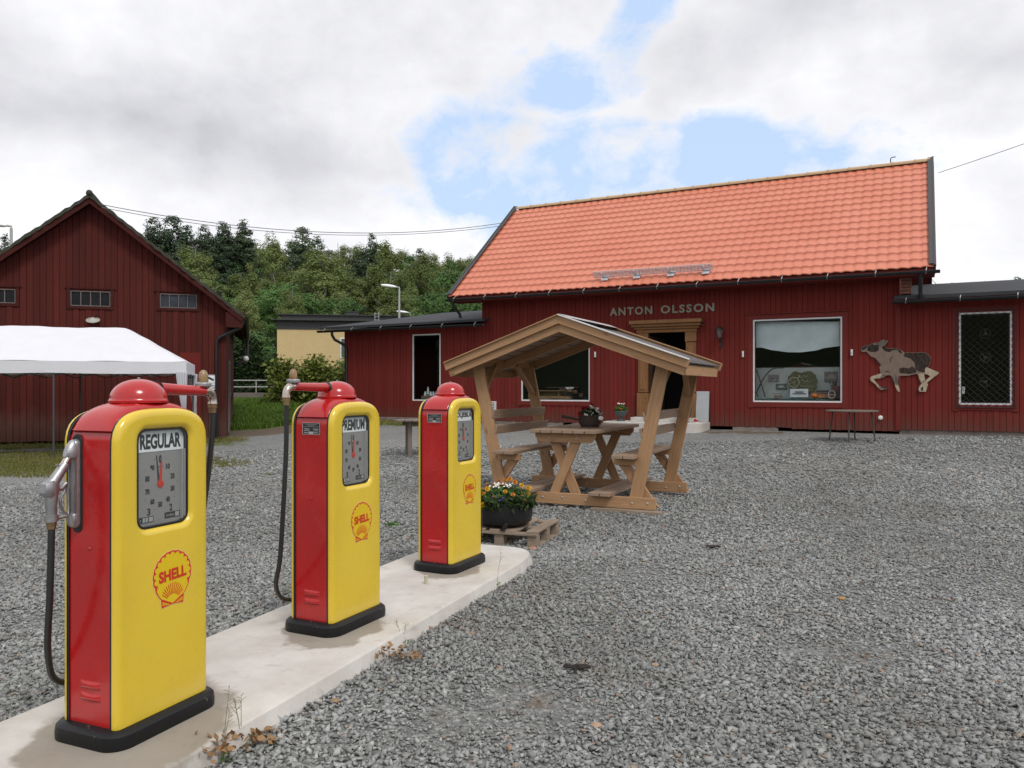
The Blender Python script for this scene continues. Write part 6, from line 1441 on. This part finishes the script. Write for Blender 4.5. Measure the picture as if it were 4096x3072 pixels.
def make_tree(kind, seed, H=14.0):
    t_ = bpy.data.objects.new({'pine': 'pine_tree', 'birch': 'birch_tree', 'broad': 'leafy_tree'}[kind], None); col.objects.link(t_)
    c_, s_, o_ = env_tree(kind, H, seed); leaf_mesh(c_, s_, 'crown', M['leaf_' + kind], t_, .2, 1.5, out=o_)
    random.seed(seed); b = MB(); bend = [(random.uniform(-.15, .15) * k, random.uniform(-.15, .15) * k) for k in range(6)]
    pts = [(bend[k][0], bend[k][1], H * (.96 if kind != 'broad' else .75) * k / 5) for k in range(6)]; b.tube(pts, [H * .014 * (1 - .85 * k / 5) for k in range(6)], 8)
    for k in range(14):
        z = H * random.uniform(.3, .85); a = random.uniform(0, 6.28); ln_ = H * random.uniform(.08, .20); i = int(z / H * 5); b.tube([(bend[i][0], bend[i][1], z), (bend[i][0] + ln_ * .6 * math.cos(a), bend[i][1] + ln_ * .6 * math.sin(a), z + ln_ * .45), (bend[i][0] + ln_ * math.cos(a), bend[i][1] + ln_ * math.sin(a), z + ln_ * (.75 if kind != 'pine' else .35))], [H * .005, H * .003, H * .001], 5)
    b.build('trunk', M['bark_birch'] if kind == 'birch' else M['bark'], t_, smooth=60)
    return t_
protos = {k: [make_tree(k, s_ + j) for j in range(n)] for k, s_, n in (('pine', 100, 3), ('birch', 200, 3), ('broad', 300, 2))}
used = set()
CAT = {'pine': 'pine tree', 'birch': 'birch tree', 'broad': 'leafy tree'}
def hillz(x, y):
    r = math.hypot(x, y); a = math.degrees(math.atan2(x, y)); H_ = 10 if -45 < a < 5 else 4.0
    return H_ * sstep(r, 58, 130) + (.9 if r > 62 else .6)
def tree(kind, px, ytop, Y, lbl, grp, wfac=1.0, v=None):
    x = (px - CX) / F * Y; zb_ = hillz(x, Y) - .3; zt_ = CAMH + (CY - ytop) / F * Y; H_ = max(4, zt_ - zb_)
    j = (int(px) // 7 + int(Y)) % len(protos[kind]) if v is None else v; pr = protos[kind][j]
    if id(pr) in used: o = copy_tree(pr)
    else: o = pr; used.add(id(pr))
    s_ = H_ / 14.0; o.scale = (s_ * wfac, s_ * wfac, s_); o.location = (x, Y, zb_); o.rotation_euler = (0, 0, (px * .37) % 6.28); tag(o, lbl, CAT[kind], grp)
near_list = [('birch', 1283, 962, 84, 'large round olive birch standing out in the middle of the hillside', 1.35), ('birch', 1085, 925, 90, 'tall rounded birch right of the dark pines on the skyline', 1.05),
  ('broad', 1375, 1150, 72, 'bright green broad tree above the yellow building roof', 1.25), ('broad', 1225, 1160, 74, 'round green tree low on the hillside left of the bright green one', 1.1),
  ('birch', 1165, 1130, 68, 'pale slender birch rising behind the left part of the yellow building', .9), ('birch', 985, 1140, 66, 'drooping birch close to the right edge of the barn roof', 1.0),
  ('broad', 1090, 1110, 78, 'green leafy tree in the gap left of the slender birch', 1.0), ('broad', 1830, 1000, 62, 'yellow green tree rising just left of the orange roof', .9),
  ('broad', 1765, 1120, 58, 'leafy tree directly behind the low left wing roof', 1.2), ('birch', 1555, 950, 88, 'tall birch on the skyline above the street lamp', 1.0), ('birch', 1680, 985, 84, 'birch on the skyline between the street lamps and the orange roof', 1.05),
  ('pine', 1210, 908, 96, 'single tall dark pine between two birches on the skyline', 1.2), ('pine', 612, 870, 96, 'leftmost dark pine beside the barn roof slope', 1.0), ('pine', 690, 862, 98, 'second dark pine from the barn, with broad top', 1.3),
  ('pine', 815, 902, 100, 'slim dark pine third from the barn roof', .9), ('pine', 893, 888, 98, 'dark pine left of the pointed pine pair', 1.0), ('pine', 972, 884, 98, 'tallest pine of the group left of the rounded birch', 1.1),
  ('pine', 1487, 935, 100, 'small pine poking up behind the skyline birches', .7), ('birch', 775, 960, 82, 'olive birch below the first pines near the barn roof', 1.2), ('pine', 20, 940, 90, 'small pine at the left edge of the picture above the barn roof', .9),
  ('broad', 1000, 1290, 52, 'dark leafy tree between barn and yellow building', 1.3), ('broad', 1040, 1350, 50, 'leafy tree just left of the yellow building corner', .8), ('broad', 1395, 1390, 52, 'leafy tree at the right end of the yellow building', .8)]
for k, px, yt, Y, lbl, wf in near_list: tree(k, px, yt, Y, lbl, None, wf)
random.seed(77)
for row, (Y, yt0, n) in enumerate(((112, 915, 17), (100, 955, 14), (88, 1040, 12), (76, 1130, 10), (66, 1225, 9))):
    for k in range(n):
        px = 430 + (1900 - 430) * (k + .5 + random.uniform(-.3, .3)) / n; sky_ = 870 + max(0, px - 700) * .115
        yt = max(sky_ + 12, yt0 + random.uniform(-15, 55)) if row < 2 else yt0 + random.uniform(-40, 50)
        kind = random.choice((['pine', 'pine', 'birch'] if px < 1000 else ['birch', 'birch', 'birch', 'pine']) if row == 0 else ['birch', 'birch', 'birch', 'broad', 'pine'] if row < 2 else ['birch', 'birch', 'broad'])
        names = ('back row on the skyline', 'upper row', 'middle row', 'lower row', 'lowest row above the rooftops')
        tree(kind, px, yt, Y, {'pine': 'dark pine', 'birch': 'olive green birch', 'broad': 'green leafy tree'}[kind] + ' packed among others in the ' + names[row] + ' of the wood', {'pine': 'pines', 'birch': 'birches', 'broad': 'leafy trees'}[kind] + ' filling the ' + names[row], random.uniform(1.05, 1.45))
for px, yt, Y, lbl in ((3790, 1092, 46, 'leaf tips showing over the right wing roof nearest the orange roof'), (3900, 1088, 47, 'middle tuft of leaves showing over the right wing roof'), (3975, 1100, 46, 'low tuft of leaves over the right wing roof'), (4085, 1062, 48, 'tree top at the right edge above the wing roof')): tree('broad', px, yt, Y, lbl, None, .7)
def bush(name, lbl, x, y, z0, rx, ry, h, n, size, m, seed, cl=60):
    global rng; rng = np.random.default_rng(seed); t_ = thing(name, lbl, 'bush', (x, y, z0)); C_ = []
    for k in range(cl):
        d = rng.normal(size=3); d[2] = abs(d[2]); d /= np.linalg.norm(d); r = .45 + .58 * rng.random(); c_ = d * np.array([rx, ry, h]) * r
        q = n // cl; C_.append(c_ + rng.normal(size=(q, 3)) * np.array([.11 * rx, .11 * ry, .10 * h]))
        if k % 6 == 0: tip = c_ + d * np.array([rx, ry, h]) * .22; C_.append(c_ + (tip - c_) * rng.random((26, 1)) + rng.normal(size=(26, 3)) * .05)
    c_ = np.concatenate(C_); c_ = c_[c_[:, 2] > 0.02]; leaf_mesh(c_, size * (.6 + .8 * rng.random(len(c_))), 'foliage', m, t_, .5, 1.7)
    b = MB(); random.seed(seed)
    for k in range(12): a = random.uniform(0, 6.28); q = random.uniform(.2, .7); b.tube([(0, 0, 0), (rx * q * .5 * math.cos(a), ry * q * .5 * math.sin(a), h * .45), (rx * q * math.cos(a), ry * q * math.sin(a), h * .85)], [.03, .02, .006], 5)
    b.build('stems', M['bark'], t_)
bush('bush', 'large spreading green bush in front of the yellow building', -9.9, 38, .75, 2.05, 1.4, 2.45, 8000, .12, M['leaf_bush'], 501, 90)
bush('bush', 'yellow green bush beside the left corner of the shop wing', -8.2, 37, .7, 1.3, 1.2, 1.8, 3500, .12, M['leaf_bush'], 502, 50)
bush('bush', 'dark bush hanging over the railing beside the barn', -15.6, 45, .9, 2.6, 1.5, 3.6, 7000, .14, M['leaf_dark'], 503, 80)
bush('bush', 'low hedge of leaves between railing and concrete wall', -12.5, 41.8, .9, 4.2, .6, .9, 5000, .10, M['leaf_dark'], 504, 90)

# ------------------------------------------------------------------ grass and small plants
def blades(name, lbl, pts, h0, h1, m, w_=.006, kind='stuff'):
    n = len(pts); P = np.asarray(pts, float); h = h0 + (h1 - h0) * rng.random(n); a = rng.random(n) * 6.283; ln = (rng.random(n) * .7) * h
    dx, dy = np.cos(a), np.sin(a); s_ = np.stack([-dy * w_, dx * w_, np.zeros(n)], 1); top = P + np.stack([dx * ln, dy * ln, h], 1); mid_ = P + np.stack([dx * ln * .3, dy * ln * .3, h * .6], 1)
    V = np.stack([P - s_, P + s_, mid_ + s_ * .8, mid_ - s_ * .8, mid_ - s_ * .8, mid_ + s_ * .8, top + s_ * .1, top - s_ * .1], 1).reshape(-1, 3)
    o = np_mesh(name, V, np.arange(n * 8).reshape(-1, 4), m); tag(o, lbl, 'grass', kind=kind); return o
def patch(n, xr, yr, cond):
    out = []
    cl = [(random.uniform(*xr), random.uniform(*yr)) for _ in range(n // 25)]
    for cx_, cy_ in cl:
        if not cond(cx_, cy_): continue
        for _ in range(25): x, y = cx_ + random.gauss(0, .12), cy_ + random.gauss(0, .12); out.append((x, y, hz(x, y) - .005))
    return out
random.seed(8)
def pxof(x, y): return CX + F * x / y
blades('grass', 'short mossy grass strip in front of the barn', patch(46000, (-14, -5), (13.8, 19.2), lambda x, y: pxof(x, y) < 1010 - (abs(y - 16.3)) * 120 and random.random() < .8), .02, .07, M['grassblade'], .007)
blades('grass', 'tufts of grass along the foot of the barn wall', patch(14000, (-15, -7.5), (18.8, 22.8), lambda x, y: (Vector((x, y)) - BO).dot(Vector((.3157, -.949))) > .05 and (Vector((x, y)) - BO).dot(Vector((.3157, -.949))) < 1.6), .03, .12, M['grassblade'], .008)
blades('grass', 'bright green lawn between the barn and the shop', patch(60000, (-15, -7), (27, 40), lambda x, y: y - (x + 9) * .6 > 29.0 and pxof(x, y) > 900), .08, .26, M['grassbright'], .022)
pp = []
for _ in range(5200):
    x = random.uniform(-11.6, -6.3); y = -random.uniform(.3, 1.3) ** 1.0; v_ = onshop(x, y, 0)
    if random.random() < .8: pp.append((v_.x, v_.y, hz(v_.x, v_.y) - .005))
blades('grass', 'thin grass strip along the foot of the low left wing', pp, .04, .13, M['grassblade'], .010)
def weed(lbl, x, y, z, h, n, spread=.03, heads=True, tall=True):
    random.seed(int(abs(x * 100) + y * 10)); t_ = thing('grass_weed', lbl, 'weed', (x, y, z), 0, 'thin weeds along the island'); b = MB()
    for k in range(n):
        a = random.uniform(0, 6.28); q = spread * random.uniform(.3, 1.6); hh = h * random.uniform(.55, 1)
        pts = [(0, 0, 0), (q * .4 * math.cos(a), q * .4 * math.sin(a), hh * .5), (q * 1.2 * math.cos(a), q * 1.2 * math.sin(a), hh)]; b.tube(pts, [.0016, .0013, .0007], 4)
        if heads:
            for j in range(7): u_ = .7 + .3 * j / 7; b.tube([(q * 1.2 * u_ * math.cos(a), q * 1.2 * u_ * math.sin(a), hh * u_), (q * 1.2 * math.cos(a) + random.uniform(-.02, .02), q * 1.2 * math.sin(a) + random.uniform(-.02, .02), hh * u_ + .012)], .0012, 3)
    b.build('stems', M['drystem'], t_)
    c_ = np.array([[random.gauss(0, .02), random.gauss(0, .02), random.uniform(0, .05)] for _ in range(30)]); leaf_mesh(c_, np.full(30, .012), 'leaves', M['leaf_broad'], t_, .3, 3)
for i, (px, py, h, n) in enumerate(((893, 3035, .36, 2), (965, 2975, .24, 3), (1611, 2580, .20, 2), (1987, 2350, .29, 1))):
    r = (0.05 - CAMH) / ((CY - py) / F); x = (px - CX) / F * r
    weed(['tall thin dry grass stem nearest the camera at the island edge', 'thin branching weed just right of the tallest stem', 'single thin grass stem beside the island below the middle pump', 'thin stem standing at the rounded end of the island'][i], x, r, .035, h, n)
def tuft(lbl, px, py, r_, n, m, z=0.0, sz=.02):
    Y = (z - CAMH) / ((CY - py) / F); x = (px - CX) / F * Y; c_ = np.array([[random.gauss(0, r_), random.gauss(0, r_), random.uniform(0, r_ * .8)] for _ in range(n)])
    t_ = leaf_mesh(c_, sz * (.6 + .8 * rng.random(n)), 'leaf_tuft', m, None, .3, 2.0); t_.location = (x, Y, z + hz(x, Y)); tag(t_, lbl, 'leaf tuft')
tuft('small green weed in the gravel between middle and far pump', 1568, 2105, .04, 90, M['leaf_broad'])
tuft('small green weed on the gravel behind the first hose', 1070, 1905, .05, 60, M['leaf_broad'])
tuft('heap of dry brown leaves against the island edge beside the front stems', 890, 3040, .05, 55, simple('dry_leaves', (0.33, 0.19, 0.085), .8, 0, .5, 9), 0.05, .022)
tuft('dry brown leaves beside the pinkish stone at the island edge', 1560, 2650, .05, 45, bpy.data.materials['dry_leaves'], 0.05, .018)
tuft('curled brown leaves lying right of the pinkish stone', 1650, 2655, .03, 22, bpy.data.materials['dry_leaves'], 0.03, .02)
tuft('brown oak leaves on the gravel near the bottom of the island', 1040, 3000, .04, 30, bpy.data.materials['dry_leaves'], 0.02, .025)
def stone(lbl, px, py, s_, c_, seed):
    rg = np.random.default_rng(seed); Y = (0 - CAMH) / ((CY - py) / F); x = (px - CX) / F * Y; b = MB()
    n = 10; L = []
    for i in range(6):
        th = math.pi * (i + .5) / 6; L.append([Vector((s_ * math.sin(th) * math.cos(2 * math.pi * k / n) * (1 + .25 * (rg.random() - .5)), s_ * .8 * math.sin(th) * math.sin(2 * math.pi * k / n) * (1 + .25 * (rg.random() - .5)), -s_ * .5 * math.cos(th))) for k in range(n)])
    b.loops(L, True, True, True); o = b.build('stone', simple('stone_%d' % seed, c_, .8, 0, .35, 30), None, smooth=35); o.location = (x, Y, s_ * .35 + hz(x, Y)); tag(o, lbl, 'stone')
stone('reddish stone lying in front of the pallet corner', 2130, 2208, .045, (0.42, 0.20, 0.12), 1)
stone('round pinkish stone among dry leaves at the island edge', 1500, 2660, .038, (0.40, 0.28, 0.18), 2)
stone('orange stone lying alone on the right side of the gravel', 3367, 2400, .030, (0.42, 0.24, 0.09), 3)
stone('flat beige stone in the gravel near the bottom centre', 2385, 2910, .028, (0.42, 0.28, 0.18), 4)
stone('small beige stone on the gravel near the bark piece', 2620, 2665, .022, (0.42, 0.27, 0.18), 5)
stone('pale stone on the gravel in front of the shelter beam', 2243, 2035, .045, (0.42, 0.34, 0.24), 6)
stone('flat tan stone beside the lower island edge', 1340, 2845, .026, (0.30, 0.20, 0.12), 7)
stone('grey stone resting against the island side', 1932, 2385, .035, (0.40, 0.36, 0.30), 8)
def bark(lbl, px, py, ln_, seed):
    random.seed(seed); Y = (0 - CAMH) / ((CY - py) / F); x = (px - CX) / F * Y; b = MB(); L = []
    for i in range(7):
        u_ = i / 6 - .5; w_ = random.uniform(.5, 1.2) * .024 * (1 - 1.5 * abs(u_)) + .004; L.append([Vector((u_ * ln_ + random.uniform(-.008, .008), w_ * k + random.uniform(-.006, .006), .012 + .012 * (1 - k * k) * (1 - abs(u_)) + random.uniform(-.005, .008))) for k in (-1, -.4, .3, 1)])
    b.loops(L, False); o = b.build('bark_piece', simple('black_bark', (0.018, 0.013, 0.012), .8) if 'black_bark' not in bpy.data.materials else bpy.data.materials['black_bark'], None, fix=False); o.location = (x, Y, .012); o.rotation_euler = (0, 0, R(-8)); md = o.modifiers.new('solid', 'SOLIDIFY'); md.thickness = .008; tag(o, lbl, 'bark piece')
bark('dark curled bark piece on the gravel right of the island', 2305, 2688, .15, 1); bark('black bark scrap on the gravel right of the pallet', 2850, 2198, .13, 2)
